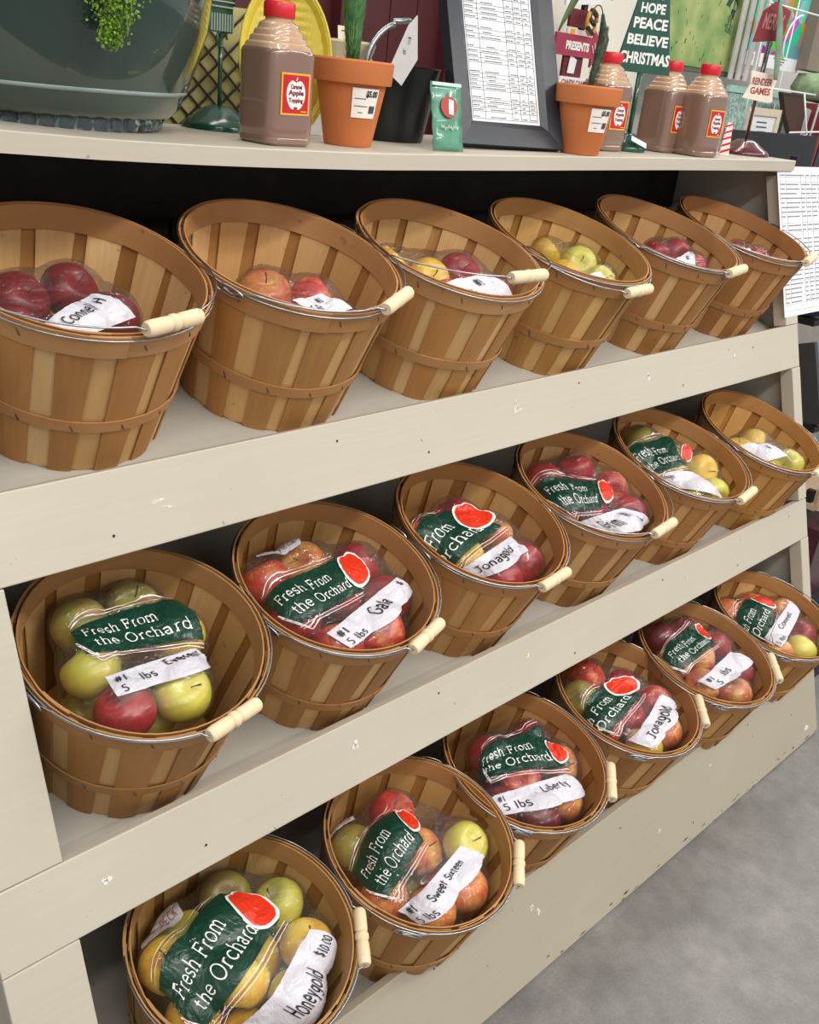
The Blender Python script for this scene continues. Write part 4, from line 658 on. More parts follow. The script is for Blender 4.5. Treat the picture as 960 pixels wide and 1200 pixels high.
# ------------------------------------------------------------------ bags and apples
for key, e in BAGS.items():
    t, i = int(key[0]), int(key[1]); Mb = BASKET_MAT[key]; rd = random.Random(int(key) * 13 + 5)
    bag = Bag(e['c'], e['a'], int(key) + 40)
    where = '%s %s-tier basket' % (ORD[i], ROW[t]); used = {}
    C = Vector(e['c'])
    root = thing('apple_bag', 'clear bag with %s, in the %s %s-tier basket' % (WHAT[key].replace(',', ' and'), ORD[i], ROW[t]), 'bag of apples',
                 Mb @ Matrix.Translation(C), 'clear bags of apples in the baskets')
    def finish(mbx, name, mats, smooth=True):
        mbx.v = [(v[0] - C[0], v[1] - C[1], v[2] - C[2]) for v in mbx.v]
        return mbx.build(name, mats, root, smooth)
    # film
    nu, nv = 100, 60; D = []
    for j in range(nv + 1):
        ph = PI * j / nv
        for q in range(nu): D.append((math.sin(ph) * math.cos(2 * PI * q / nu), math.sin(ph) * math.sin(2 * PI * q / nu), math.cos(ph)))
    pts = bag.surf(np.array(D)); fm = MB()
    F = [(j * nu + q, (j + 1) * nu + q, (j + 1) * nu + (q + 1) % nu, j * nu + (q + 1) % nu) for j in range(nv) for q in range(nu)]
    fm.add(pts, F); finish(fm, 'plastic_film', FILM)
    if 'gr' in e:
        ex = EXT.get(key, 0)
        g = MB(); p, F = patch(bag, e['gr'], 50, 22, .0008, lambda u, v: (-ex - .04 + u * (1.06 + ex), -.08 + 1.16 * v)); g.add(p, F); gp = finish(g, 'green_print_panel', GREEN)
        L1, L2 = aspect(bag, e['gr'])
        l = MB(); rotd = 0
        Q = e['gr']
        put_text(l, bag, Q, 'Fresh From', .06 - ex, TE.get(key, (.72, .9))[0], .56, .27, .075, .0024, serif=True)
        put_text(l, bag, Q, 'the Orchard', .10 - ex, TE.get(key, (.72, .9))[1], .14, .27, .075, .0024, serif=True)
        finish(l, 'white_lettering', LET)
        # thin outlines running beside the panel and a V point below it
        o = MB(); w2 = .0011 / L2
        for (ty, mi) in ((1.16, 0), (1.20, 1), (1.24, 0), (-.17, 0), (-.21, 1), (-.25, 0)):
            V, Fq = stroke_quads([[(-.02, ty), (.3, ty + .015), (.6, ty - .01), (1.02, ty)]], w2, .06); o.add(drape(bag, Q, V, .0020), Fq, mi)
        for (dy, mi) in ((0, 0), (-.05, 1), (-.10, 0)):
            V, Fq = stroke_quads([[(-.06, .45 + dy), (.05, -.30 + dy), (.22, -.12 + dy)]], w2 * 1.2, .05); o.add(drape(bag, Q, V, .0020), Fq, mi)
        finish(o, 'outline_print', [LET, MAR])
    if 'red' in e:
        # apple silhouette with two lobes
        def sil(u, v, grow=1.0):
            a = 2 * PI * u; r = (.5 * (1 - .20 * math.exp(-((a - PI / 2) / .35) ** 2) - .06 * math.exp(-((a - 3 * PI / 2) / .4) ** 2))) * v * grow
            return (.5 + r * math.cos(a) * 1.02, .5 + r * math.sin(a))
        g = MB(); p, F = patch(bag, e['red'], 40, 10, .0032, lambda u, v: sil(u, v, 1.16)); g.add(p, F); finish(g, 'white_apple_outline', LET)
        g = MB(); p, F = patch(bag, e['red'], 40, 10, .0046, sil); g.add(p, F); finish(g, 'red_apple_print', REDP)
    if 'lab' in e:
        Q = e['lab']; g = MB(); p, F = patch(bag, Q, 40, 14, .0016); g.add(p, F); finish(g, 'white_label', WHITEP)
        l = MB(); w = .10; tx = e['t']
        if tx == 'Honeygold':
            put_text(l, bag, Q, 'Honeygold', .30, .66, .36, .34, w, .0034, jit=.03, rd=rd, slant=.1)
            put_text(l, bag, Q, '$10.00', .78, .97, .45, .26, w, .0034, jit=.02, rd=rd)
        elif tx == 'Sweet Sixteen':
            put_text(l, bag, Q, 'Sweet Sixteen', .28, .80, .50, .28, w * 1.2, .0034, jit=.03, rd=rd)
            put_text(l, bag, Q, '#1', .05, .14, .58, .3, w, .0034, fit=False); put_text(l, bag, Q, '5 lbs', .05, .24, .10, .3, w, .0034, jit=.02, rd=rd)
        elif tx == 'Connell' and key == '00':
            put_text(l, bag, Q, 'Connell', .18, .66, .52, .28, w, .0034, jit=.02, rd=rd); put_text(l, bag, Q, 'H', .8, .9, .6, .25, w, .0034)
        elif tx == 'Connell':
            put_text(l, bag, Q, 'Connell', .28, .72, .45, .3, w, .0034, jit=.02, rd=rd); put_text(l, bag, Q, '5 lbs', .02, .2, .1, .25, w, .0034)
        elif tx == 'Everest':
            put_text(l, bag, Q, 'Everest', .55, .93, .62, .26, w * 1.2, .0034, jit=.02, rd=rd); put_text(l, bag, Q, '#1', .06, .19, .56, .28, w, .0034)
            put_text(l, bag, Q, '5', .08, .14, .12, .28, w, .0034); put_text(l, bag, Q, 'lbs', .28, .42, .34, .3, w, .0034)
        elif tx == 'Gala':
            put_text(l, bag, Q, 'Gala', .42, .66, .40, .38, w, .0034, jit=.02, rd=rd)
            put_text(l, bag, Q, '#1', .04, .16, .56, .28, w, .0034); put_text(l, bag, Q, '5 lbs', .05, .26, .12, .3, w, .0034); put_text(l, bag, Q, '$', .88, .93, .6, .3, w, .0034)
        elif tx == 'Jonagold':
            put_text(l, bag, Q, 'Jonagold', .16, .80, .36, .36, w, .0034, jit=.03, rd=rd, slant=.1)
        elif tx == 'Liberty':
            put_text(l, bag, Q, 'Liberty', .48, .80, .52, .28, w, .0034, jit=.02, rd=rd); put_text(l, bag, Q, '#1', .04, .12, .62, .26, w, .0034); put_text(l, bag, Q, '5 lbs', .06, .32, .2, .32, w, .0034)
        elif tx == '5 lbs':
            put_text(l, bag, Q, '#1', .06, .18, .55, .3, w, .0034); put_text(l, bag, Q, '5', .14, .22, .14, .32, w, .0034); put_text(l, bag, Q, 'lbs', .34, .54, .34, .34, w, .0034)
        elif tx == 'Grim':
            put_text(l, bag, Q, 'Grim', .18, .46, .34, .4, w, .0034, jit=.02, rd=rd, slant=.1); put_text(l, bag, Q, '#1', .64, .74, .58, .25, w, .0034); put_text(l, bag, Q, '15.', .74, .86, .24, .25, w, .0034)
        elif tx == 'Ginger':
            put_text(l, bag, Q, 'Ginger', .08, .34, .62, .24, w, .0034, jit=.02, rd=rd)
        elif tx == '#1': put_text(l, bag, Q, '#1', .62, .74, .5, .3, w, .0034)
        elif tx == 'H':
            put_text(l, bag, Q, '#1', .55, .72, .55, .3, w * 1.2, .0034); put_text(l, bag, Q, '5 lbs', .1, .45, .2, .3, w * 1.2, .0034)
        if l.v: finish(l, 'handwriting', INK)
    if 'pk' in e:
        Q = e['pk']; g = MB(); p, F = patch(bag, Q, 14, 5, .0016, lambda u, v: (u, .5 + (v - .5) * (1 - .35 * (2 * u - 1) ** 4))); g.add(p, F); finish(g, 'peck_strip', WHITEP)
        l = MB(); put_text(l, bag, Q, '1/2 PECK', .12, .90, .28, .44, .09, .0034); finish(l, 'peck_lettering', MAR)
    # apples: every one its own object
    n0 = len(e['a']) - 7
    for q, (ax, ay, az, r, ty) in enumerate(e['a']):
        o = link_mesh('apple', APM[ty][rd.randrange(2)])
        if q < n0: R = Euler((rd.uniform(-.9, .9) + .5, rd.uniform(-.9, .9), rd.uniform(0, 6.28))).to_matrix().to_4x4()
        else: R = Euler((rd.uniform(-.5, .5), rd.uniform(-.5, .5), rd.uniform(0, 6.28))).to_matrix().to_4x4()
        o.matrix_world = Mb @ Matrix.Translation((ax, ay, az)) @ R @ Matrix.Scale(r * .985, 4)
        dx, dy = ax - C[0], ay - C[1]; ang = math.degrees(math.atan2(dy, dx)) % 360
        pos = 'middle' if math.hypot(dx, dy) < .03 else ('right', 'back right', 'back', 'back left', 'left', 'front left', 'front', 'front right')[int(((ang + 22.5) % 360) // 45)]
        if q < n0: tag(o, '%s apple at the %s of the bag in the %s' % (APN[ty], pos, where), 'apple', '%s apples %s in the bag, %s' % (APN[ty], pos, where))
        else: tag(o, '%s apple low inside the bag in the %s' % (APN[ty], where), 'apple', '%s apples low in the bag, %s' % (APN[ty], where))
        if q < n0:
            s = link_mesh('stem', STEM_ME, o)
# ------------------------------------------------------------------ things on the top board
def RZ(a): return Matrix.Rotation(math.radians(a), 4, 'Z')
def RX(a): return Matrix.Rotation(math.radians(a), 4, 'X')
def RY(a): return Matrix.Rotation(math.radians(a), 4, 'Y')
def T(x, y, z): return Matrix.Translation((x, y, z))
def top(x, y): return T(x, y, ztop(x) + .0005)
def text_mesh(name, txt, mat, size, width=None, height=None, bold=0.0, shear=0.0, mapf=None, parent=None, thick=0.0):
    """flat lettering centred on the origin in the xz plane, facing -y"""
    cu = bpy.data.curves.new('lettering', 'FONT'); cu.body = txt; cu.size = size; cu.align_x = 'CENTER'; cu.align_y = 'CENTER'; cu.offset = bold; cu.shear = shear; cu.space_line = .85; cu.resolution_u = 3
    to = bpy.data.objects.new('lettering', cu); COL.objects.link(to); bpy.context.view_layer.update()
    dg = bpy.context.evaluated_depsgraph_get(); me = to.evaluated_get(dg).to_mesh()
    V = [Vector(v.co) for v in me.vertices]; F = [tuple(p.vertices) for p in me.polygons]; to.evaluated_get(dg).to_mesh_clear()
    bpy.data.objects.remove(to); bpy.data.curves.remove(cu)
    x0, x1 = min(v.x for v in V), max(v.x for v in V); y0, y1 = min(v.y for v in V), max(v.y for v in V)
    kx = width / (x1 - x0) if width else 1; ky = height / (y1 - y0) if height else kx
    m = MB(); P = [((v.x - (x0 + x1) / 2) * kx, 0, (v.y - (y0 + y1) / 2) * ky) for v in V]
    if mapf: P = [mapf(*p) for p in P]
    m.add(P, F); o = m.build(name, mat, parent); return o
def flat(name, mat, x0, x1, z0, z1, y=0.0, t=.001, parent=None, mapf=None, n=1):
    m = MB()
    if not mapf: m.box(((x0 + x1) / 2, y + t / 2, (z0 + z1) / 2), (x1 - x0, t, z1 - z0))
    else:
        for i in range(n + 1):
            x = x0 + (x1 - x0) * i / n; m.v += [mapf(x, y, z0), mapf(x, y, z1)]
        for i in range(n): m.f.append((2 * i, 2 * i + 2, 2 * i + 3, 2 * i + 1)); m.m.append(0)
    return m.build(name, mat, parent)
TERRA = plain('terracotta', 'c8743f', 0.75, var=.08, scale=14); SOIL = plain('potting_soil', '2e211a', 0.95, bump=.8, scale=120)
PAPER = plain('white_paper', 'f1f2f4', 0.6, var=.02); BLACK = plain('black_satin_frame', '2b2f37', 0.32, var=.1); INKT = plain('printed_text_ink', '4a4c55', .6)
CAPR = plain('red_plastic_cap', 'd3202c', 0.3, var=.05); LABR = plain('red_label', 'c8242a', 0.35, var=.05); LABY = plain('yellow_label_edge', 'f0b445', 0.35, var=.05); LABW = plain('white_label_paper', 'f6efe8', 0.4, var=.02); PUR = plain('purple_red_lettering', '7c2345', .4)
DKG = plain('dark_green_enamel', '1c4a3a', 0.22, var=.15, scale=8, coat=.5)
# --- glazed glass planter
PLANT_GLASS = plain('smoky_teal_glaze', '2b3f38', 0.14, var=.4, scale=4, coat=1.0)
m_, N_, L_n, P_ = newmat('clear_foot_glass'); P_.inputs['Transmission Weight'].default_value = 1; P_.inputs['Roughness'].default_value = .05; P_.inputs['Base Color'].default_value = (.82, .93, .95, 1); CLEAR = m_
pl = thing('glass_planter', 'large smoky teal glass bowl at the left end of the top board', 'planter', top(0.690, 0.775))
RP = 0.218
prof = [(0, .017), (RP - .07, .0155), (RP - .045, .018), (RP - .032, .030), (RP - .023, .050), (RP - .016, .066), (RP - .004, .095), (RP + .010, .14), (RP + .018, .2), (RP + .012, .27), (RP - .002, .33), (RP - .02, .37), (RP - .028, .368), (RP - .012, .33), (RP + .002, .27), (RP + .008, .2), (0, .19)]
MB().lathe(prof, 72).build('bowl', PLANT_GLASS, pl, True, 50)
MB().lathe([(RP - .024, .050), (RP - .0205, .0515), (RP - .0195, .0545), (RP - .0215, .057)], 72).build('seam_ring', plain('pale_glaze_line', '8d9c9a', .25), pl, True)
m = MB(); nR = 40
for i in range(nR):
    a = 2 * PI * i / nR; m.lathe([(0, 0), (.011, 0), (.0125, .008), (.0105, .0150), (0, .0150)], 10, c=((RP - .068) * math.cos(a), (RP - .068) * math.sin(a), .0))
tag(m.build('foot_beads', CLEAR, pl, True, 40), kind='stuff')
MB().lathe([(0, .001), (RP - .085, .001), (RP - .085, .0155), (0, .0155)], 48).build('foot_disc', plain('glass_foot_core', '2c4149', 0.1, coat=1), pl, True, 40)
# --- trailing plant
LEAF = plain('bright_green_leaf', '6f9426', 0.5, var=.5, scale=60); 
rd = random.Random(5); m = MB()
tp = thing('trailing_plant', 'bright green leafy sprig trailing down the front of the teal glass bowl', 'plant', T(0.662, 0.520, 1.722))
for k in range(2200):
    t = rd.random() ** .8; z = .10 - t * .175; wd = .014 + .032 * (1 - t) ** .7
    if z < -.045: wd *= .7
    c = Vector((rd.gauss(.012 * math.sin(t * 5), wd * .55), -abs(rd.gauss(0, .007)), z + rd.uniform(-.006, .006)))
    s = rd.uniform(.0028, .0055); R = Euler((rd.uniform(-1.2, 1.2), rd.uniform(-1.2, 1.2), rd.uniform(0, 6.3))).to_matrix()
    ps = [Vector((0, 0, 0)), Vector((s * .42, .001, s * .3)), Vector((s * .38, .001, s * .75)), Vector((0, .0015, s)), Vector((-s * .38, .001, s * .75)), Vector((-s * .42, .001, s * .3))]
    m.add([c + R @ p for p in ps], [(0, 1, 2, 3, 4, 5)])
tag(m.build('leaves', LEAF, tp), kind='stuff')
m = MB()
for k in range(5):
    x = rd.uniform(-.02, .02); m.tube([(x, -.004, .12), (x * .8, -.008, .04), (x * .3 + .01, -.008, -.03), (.008, -.008, -.06)], .0012, 5)
m.build('stems', plain('green_stem', '5f7d2a', .6), tp)

# --- caramel bottles
CARA = plain('caramel_liquid_behind_plastic', '87695a', 0.18, var=.05, scale=6, coat=1.0); CARA2 = plain('pale_empty_shoulder_plastic', 'c9a585', 0.2, var=.1, scale=20, coat=1.0)
def sq(r, a, p=5.0): return r / (abs(math.cos(a)) ** p + abs(math.sin(a)) ** p) ** (1 / p)
SB = Matrix.Diagonal((.93, .93, .86, 1))
def make_bottle(mat, label, label_x=0.0):
    b = thing('caramel_topping_bottle', label, 'bottle', mat, 'caramel apple topping bottles')
    def shell(name, prof, mtl, n=48):
        m = MB()
        for i in range(n):
            a = 2 * PI * i / n
            for r, z, p in prof: R = sq(r, a, p); m.v.append((R * math.cos(a), R * math.sin(a), z))
        k = len(prof)
        for i in range(n):
            for q in range(k - 1): m.f.append((i * k + q, ((i + 1) % n) * k + q, ((i + 1) % n) * k + q + 1, i * k + q + 1)); m.m.append(0)
        m.f += [tuple(i * k for i in range(n))[::-1], tuple(i * k + k - 1 for i in range(n))]; m.m += [0, 0]
        return m.build(name, mtl, b, True, 35)
    r = .0485
    shell('bottle_body', [(r * .9, 0, 4.5), (r * .985, .004, 5), (r * .995, .011, 5), (r * .96, .014, 5), (r * .985, .018, 5), (r, .03, 5), (r, .148, 5), (r * .985, .153, 4.5), (r * .97, .155, 4)], CARA)
    pf = [(r * .96, .155, 4)]; z = .155
    for j in range(4): pf += [(r * (.965 - .10 * j), z + .003, 3.4 - .4 * j), (r * (.95 - .10 * j), z + .0075, 3.2 - .4 * j), (r * (.87 - .10 * j), z + .0105, 3 - .35 * j)]; z += .0105
    pf += [(r * .46, .200, 2), (r * .46, .206, 2)]
    shell('bottle_shoulder', pf, CARA2)
    m = MB(); n = 48
    pf = [(.0, .204), (.0245, .204), (.0250, .206), (.0250, .226), (.0235, .229), (0, .229)]
    for i in range(n):
        a = 2 * PI * i / n; g = 1 + (.012 if i % 2 else -.012)
        for (rr, zz) in pf: m.v.append((rr * (g if rr > .0240 else 1) * math.cos(a), rr * (g if rr > .0240 else 1) * math.sin(a), zz))
    k = len(pf)
    for i in range(n):
        for q in range(k - 1): m.f.append((i * k + q, ((i + 1) % n) * k + q, ((i + 1) % n) * k + q + 1, i * k + q + 1)); m.m.append(0)
    m.build('cap', CAPR, b, True, 30)
    y = -r - .0008
    flat('label_border', LABY, -.030, .030, .052, .120, y, .0006, b); flat('label_face', LABR, -.0268, .0268, .0552, .1168, y - .0004, .0004, b)
    ap = [(.0195 * math.sin(t) * (1 + .10 * math.cos(t)), .085 + .026 * math.cos(t) - .006 * math.exp(-(math.sin(t) / .28) ** 2) * (1 if math.cos(t) > 0 else -.7)) for t in [2 * PI * i / 40 for i in range(40)]]
    MB().prism(ap, .0003, Matrix.Translation((0, y - .0008, 0))).build('apple_shape', LABW, b)
    MB().tube([(0, y - .0008, .108), (.002, y - .0008, .113)], .0011, 5).build('apple_stem_mark', LABW, b)
    for txt, z, wd, h in (('Caramel', .0985, .024, .0075), ('Apple', .0875, .032, .011), ('Topping', .0755, .030, .0095)):
        o = text_mesh('label_lettering', txt, PUR, .01, wd, h, bold=.0004, parent=b); o.location = (0, y - .0012, z)
    flat('volume_mark', PUR, -.004, .004, .063, .0655, y - .0010, .0002, b); flat('weight_mark', LABY, .012, .024, .0575, .0595, y - .0006, .0002, b)
    return b
make_bottle(top(0.966, 0.592) @ RZ(2) @ SB, 'brown caramel topping bottle left of the clay pots, nearest of four')
make_bottle(top(1.905, 0.645) @ RZ(-4) @ SB, 'caramel topping bottle half hidden behind the right clay pot')
make_bottle(top(2.145, 0.640) @ RZ(-2) @ SB, 'caramel topping bottle between the green tree sign and another bottle')
make_bottle(top(2.185, 0.565) @ RZ(-6) @ SB, 'rightmost caramel topping bottle, just in front of its neighbour')

# --- terracotta pots
def make_pot(mat, label, price_rot):
    p = thing('terracotta_pot', label, 'plant pot', mat, 'terracotta pots on the top board')
    MB().lathe([(0, .0), (.0405, 0), (.042, .002), (.0605, .101), (.0685, .101), (.0695, .104), (.0715, .135), (.0695, .138), (.064, .138), (.060, .120), (0, .118)], 48).build('pot', TERRA, p, True, 30)
    MB().lathe([(0, .128), (.062, .126)], 24).build('soil', SOIL, p)
    def cyl(x, y, z): # wrap on the tapered wall
        a = -PI / 2 + math.radians(price_rot) + x / .056; r = .042 + (.0185) * z / .099 + .0012 - y; return (r * math.cos(a), r * math.sin(a), z)
    def sh(x, y, z): return cyl(x, y, z + .072)
    flat('price_sticker', LABW, -.024, .024, .048, .095, 0, .001, p, cyl, 8)
    o = text_mesh('price_lettering', '$5.00', INK, .01, .022, .012, bold=.0004, mapf=lambda x, y, z: cyl(x + .010, -.0006, z + .086), parent=p)
    flat('barcode', INKT, .008, .020, .056, .068, -.0006, .001, p, cyl, 3)
    for z, a, b_ in ((.078, -.02, .0), (.066, -.02, .004), (.056, -.012, -.004)): flat('small_print', INKT, a, b_, z, z + .0012, -.0006, .001, p, cyl, 3)
    return p
make_pot(top(1.140, 0.618) @ Matrix.Scale(.96, 4), 'left terracotta pot with a thick green stalk, between bottle and black bucket', -14)
make_pot(top(1.712, 0.552) @ Matrix.Scale(.93, 4), 'right terracotta pot with a curled dark stalk, beside the picture frame', -18)
# tall stalk in the left pot
STALK = plain('mottled_green_stalk', '3c6a38', .55, var=.5, scale=70, bump=.6); DSTK = plain('dark_scaly_stalk', '35402f', .6, var=.6, scale=110, bump=.9)
st = thing('green_stalk_plant', 'thick feathery green stalk rising out of the left terracotta pot', 'plant', top(1.140, 0.618) @ T(0, 0, .122))
rd = random.Random(8)
m = MB(); m.tube([(0, 0, -.002), (-.002, 0, .03), (-.006, 0, .08), (-.004, 0, .14), (0, 0, .20), (.004, 0, .26)], [.010, .012, .017, .021, .024, .026], 12); m.build('stalk', STALK, st, True)
m = MB()
for k in range(420):
    h = rd.uniform(.0, .26); a = rd.uniform(0, 6.28); r = .010 + .016 * h / .26; c = Vector((r * math.cos(a) - .004, r * math.sin(a), h)); L_ = rd.uniform(.010, .022)
    d = Vector((math.cos(a) * .35, math.sin(a) * .35, 1)).normalized(); sd = Vector((-math.sin(a), math.cos(a), 0)) * .0012
    m.add([c - sd, c + sd, c + d * L_ + sd * .2, c + d * L_ - sd * .2], [(0, 1, 2, 3)])
tag(m.build('needles', plain('pale_green_needles', '6f9a5c', .5, var=.4, scale=40), st), kind='stuff')
st = thing('curled_stalk_plant', 'dark scaly stalk with curled tendril rising out of the right terracotta pot', 'plant', top(1.712, 0.552) @ T(0, 0, .118))
m = MB(); m.tube([(.0, 0, -.002), (.003, 0, .025), (.010, 0, .055), (.016, 0, .075), (.020, 0, .095), (.012, 0, .115), (.004, 0, .138)], [.0045, .0065, .008, .011, .0105, .007, .003], 10); m.build('stalk', DSTK, st, True)
pts = [(.004 - .022 * (1 - math.cos(t)) * .5 - .004 * t, 0, .136 + .016 * math.sin(t)) for t in [i * .42 for i in range(13)]]
MB().tube(pts, .0012, 6).build('tendril', DSTK, st, True)
m = MB()
for k in range(160):
    h = rd.uniform(0, .115); a = rd.uniform(0, 6.28); r = .009; c = Vector((.003 + .17 * h * (1 if h < .09 else .7) + r * math.cos(a), r * math.sin(a), h)); d = Vector((math.cos(a) * .5, math.sin(a) * .5, 1)) * .008; sd = Vector((-math.sin(a), math.cos(a), 0)) * .002
    m.add([c - sd, c + sd, c + d], [(0, 1, 2)])
tag(m.build('scales', plain('grey_green_scales', '667457', .5, var=.5, scale=60), st), kind='stuff')

# --- yellow ribbed platter leaning behind the first bottle
YEL = plain('yellow_ribbed_enamel', 'e6cf4a', .35, var=.1, scale=10)
pt = thing('yellow_platter', 'yellow ribbed oval platter standing behind the nearest bottle', 'platter', top(1.095, 0.735) @ RZ(-25) @ RX(-8) @ T(0, 0, .001) @ Matrix.Scale(.94, 4))
m = MB(); n = 72; k = 60
for j in range(k + 1):
    for i in range(n):
        a = 2 * PI * i / n; r = j / k; x = .082 * r * math.cos(a); z = .128 + .128 * r * math.sin(a); y = (.0022 * math.cos(z * 420) * (1 if r < .86 else .3) - (.010 if r > .9 else 0) * (r - .9) * 10)
        m.v.append((x, y, z))
for j in range(k):
    for i in range(n): m.f.append((j * n + i, j * n + (i + 1) % n, (j + 1) * n + (i + 1) % n, (j + 1) * n + i)); m.m.append(0)
o = m.build('plate', YEL, pt, True); so = o.modifiers.new('solid', 'SOLIDIFY'); so.thickness = .004
MB().tube([(.083 * math.cos(2 * PI * i / 48), -.010, .128 + .129 * math.sin(2 * PI * i / 48)) for i in range(48)], .0035, 8, True).build('rim', YEL, pt, True)

# --- green enamel sign stands
def stand(name, label, mat, base_r, stem_h, metal, stem_r=.004, cat='sign'):
    s = thing(name, label, cat, mat)
    MB().lathe([(0, 0), (base_r, 0), (base_r, .006), (base_r * .96, .010), (base_r * .7, .020), (base_r * .45, .032), (base_r * .30, .037), (0, .038)], 40).build('stand_base', metal, s, True, 50)
    MB().tube([(0, 0, .035), (0, 0, stem_h)], stem_r, 10).build('stand_stem', metal, s, True)
    return s
s = stand('green_sign_stand', 'dark green ribbed sign on a round enamel foot behind the teal bowl', top(1.005, 0.80) @ RZ(10), .064, .150, DKG)
MB().box((-.005, 0, .20), (.056, .008, .10)).build('sign_panel', DKG, s)
m = MB()
for i in range(9): MB().box((-.028 + i * .006, -.006, .165), (.0025, .004, .026)).build('rib', plain('pale_green_rib', '93a89a', .5) if i == 0 else bpy.data.materials['pale_green_rib'], s)
for z in (.196, .188, .206): MB().box((-.005, -.006, z), (.054, .004, .0022)).build('cross_line', bpy.data.materials['pale_green_rib'], s)
MB().tube([(.0 + .012 * math.cos(i * .4), -.002, .140 + .012 * math.sin(i * .4)) for i in range(13)], .0022, 6).build('scroll', DKG, s, True)
s = stand('tree_word_sign', 'green tree-shaped word sign on a stand with Hope, Peace, Believe, Christmas lettering', top(1.998, 0.630) @ RZ(-36), .042, .165, DKG, .0055)
TREEG = plain('tree_sign_green', '1f5244', .5, var=.15, scale=20)
MB().prism([(-.062, .163), (.068, .163), (.030, .345), (.0, .40), (-.026, .345)], .007, T(0, -.0035, 0)).build('tree_panel', TREEG, s)
for txt, z, wd, h in (('love', .318, .046, .018), ('HOPE', .291, .056, .020), ('PEACE', .261, .078, .022), ('BELIEVE', .228, .094, .021), ('CHRISTMAS', .192, .116, .024)):
    o = text_mesh('sign_lettering', txt, LET, .02, wd, h, bold=.0007 if txt != 'love' else 0, shear=.3 if txt == 'love' else 0, parent=s); o.location = (.003, -.0042, z)
tg = MB(); tg.box((0, 0, 0), (.040, .0008, .016)); o = tg.build('hang_tag', PAPER, s); o.location = (.012, -.040, .022); o.rotation_euler = (-.9, .35, 0)
MB().tube([(-.006, -.018, .032), (-.022, -.03, .048), (-.012, -.036, .034), (-.004, -.038, .028)], .0007, 5).build('tag_string', STEEL, s)
# dark red stand with two plaques
DRED = plain('dark_red_enamel', '54161c', .2, var=.15, scale=8, coat=.7); PINK = plain('pink_red_lettering', 'c98a8a', .5)
s = stand('red_plaque_stand', 'dark red stand with ribbon plaque at the right end of the top board', top(2.545, 0.625) @ RZ(-22), .066, .30, DRED, .0042)
vs = [(-.048, .128), (-.052, .120), (.040, .112), (.052, .126), (.046, .19), (-.040, .198), (-.036, .170)]
MB().prism([(-.050, .136), (.036, .130), (.050, .134), (.042, .160), (.050, .196), (-.040, .202), (-.034, .168)], .004, T(0, -.009, 0)).build('ribbon_plaque', plain('cream_plaque', 'efe3d2', .6), s)
rd = random.Random(4)
for row in range(2):
    o = text_mesh('ribbon_lettering', 'REINDEER' if row == 0 else 'GAMES', plain('brick_red_lettering', 'a5403f', .5) if row == 0 else bpy.data.materials['brick_red_lettering'], .02, .066, .017, bold=.0006, parent=s); o.location = (.002, -.0096, .178 - .022 * row)
MB().prism([(-.056, .265), (.034, .277), (.042, .345), (-.012, .362), (-.044, .337)], .004, T(0, -.009, 0)).build('upper_plaque', plain('wine_red_plaque', '8c3238', .55), s)
o = text_mesh('plaque_lettering', 'MERRY', PINK, .02, .066, .036, bold=.0004, shear=.2, parent=s); o.location = (-.006, -.0096, .316)
# grey-green leaf hanging past it and a dark sprig
lf = thing('hanging_strap_leaf', 'long grey-green strap leaf hanging down in front of the colourful card', 'leaf', T(2.56, .59, 1.735))
m = MB()
for i in range(15):
    t = i / 14; wd = .017 * math.sin(PI * min(1, .12 + t * .88)) ** .6 * (1 - .0 * t) + .001; c = Vector((-.055 * t ** 1.5 + .03 * t * 0, .01 * t, .185 * t)); m.v += [c + Vector((-wd, 0, 0)), c + Vector((0, -.004, 0)), c + Vector((wd, 0, 0))]
for i in range(14):
    for q in (0, 1): m.f.append((i * 3 + q, i * 3 + q + 1, i * 3 + 4 + q, i * 3 + 3 + q)); m.m.append(0)
o = m.build('leaf_blade', plain('grey_green_leaf', '7d9a80', .5, var=.2, scale=20), lf, True); so = o.modifiers.new('solid', 'SOLIDIFY'); so.thickness = .0012
# striped packet by the last bottle
sp = thing('striped_packet', 'narrow red and white striped packet standing right of the last bottle', 'packet', top(2.372, .585) @ RZ(-30) @ RX(-5))
MB().prism([(-.013, 0), (.013, 0), (.010, .075), (-.004, .078)], .006).build('packet', plain('white_packet', 'f2dede', .4), sp)
for k in range(5): MB().prism([(-.013, .004 + k * .015), (.012, .012 + k * .015), (.012, .018 + k * .0145), (-.012, .010 + k * .0145)], .0006, T(0, -.0006, 0)).build('stripe', CAPR if k == 0 else CAPR, sp)

# --- leaning picture frame with the apple price table
e1 = Vector((1.653 - 1.43, .565 - .60, 0)).normalized(); back = Vector((-e1.y, e1.x, 0)).normalized()
if back.y < 0: back = -back
lean = math.radians(20); up = Vector((0, 0, 1)) * math.cos(lean) + back * math.sin(lean); nrm = e1.cross(up)
Mf = Matrix((( e1.x, -nrm.x, up.x, 1.405), (e1.y, -nrm.y, up.y, .606), (e1.z, -nrm.z, up.z, ztop(1.5) + .008), (0, 0, 0, 1)))
fr = thing('picture_frame', 'black picture frame leaning back with a printed apple table', 'picture frame', Mf)
W_, H_ = .268, .36
def fbar(poly): # mitred bar: outer low, inner raised
    return poly
m = MB()
o4 = [(0, 0), (W_, 0), (W_, H_), (0, H_)]; bw = .046; i4 = [(bw, bw), (W_ - bw, bw), (W_ - bw, H_ - bw), (bw, H_ - bw)]; md = [(bw * .75, bw * .75), (W_ - bw * .75, bw * .75), (W_ - bw * .75, H_ - bw * .75), (bw * .75, H_ - bw * .75)]
names = ('frame_bar',) * 4
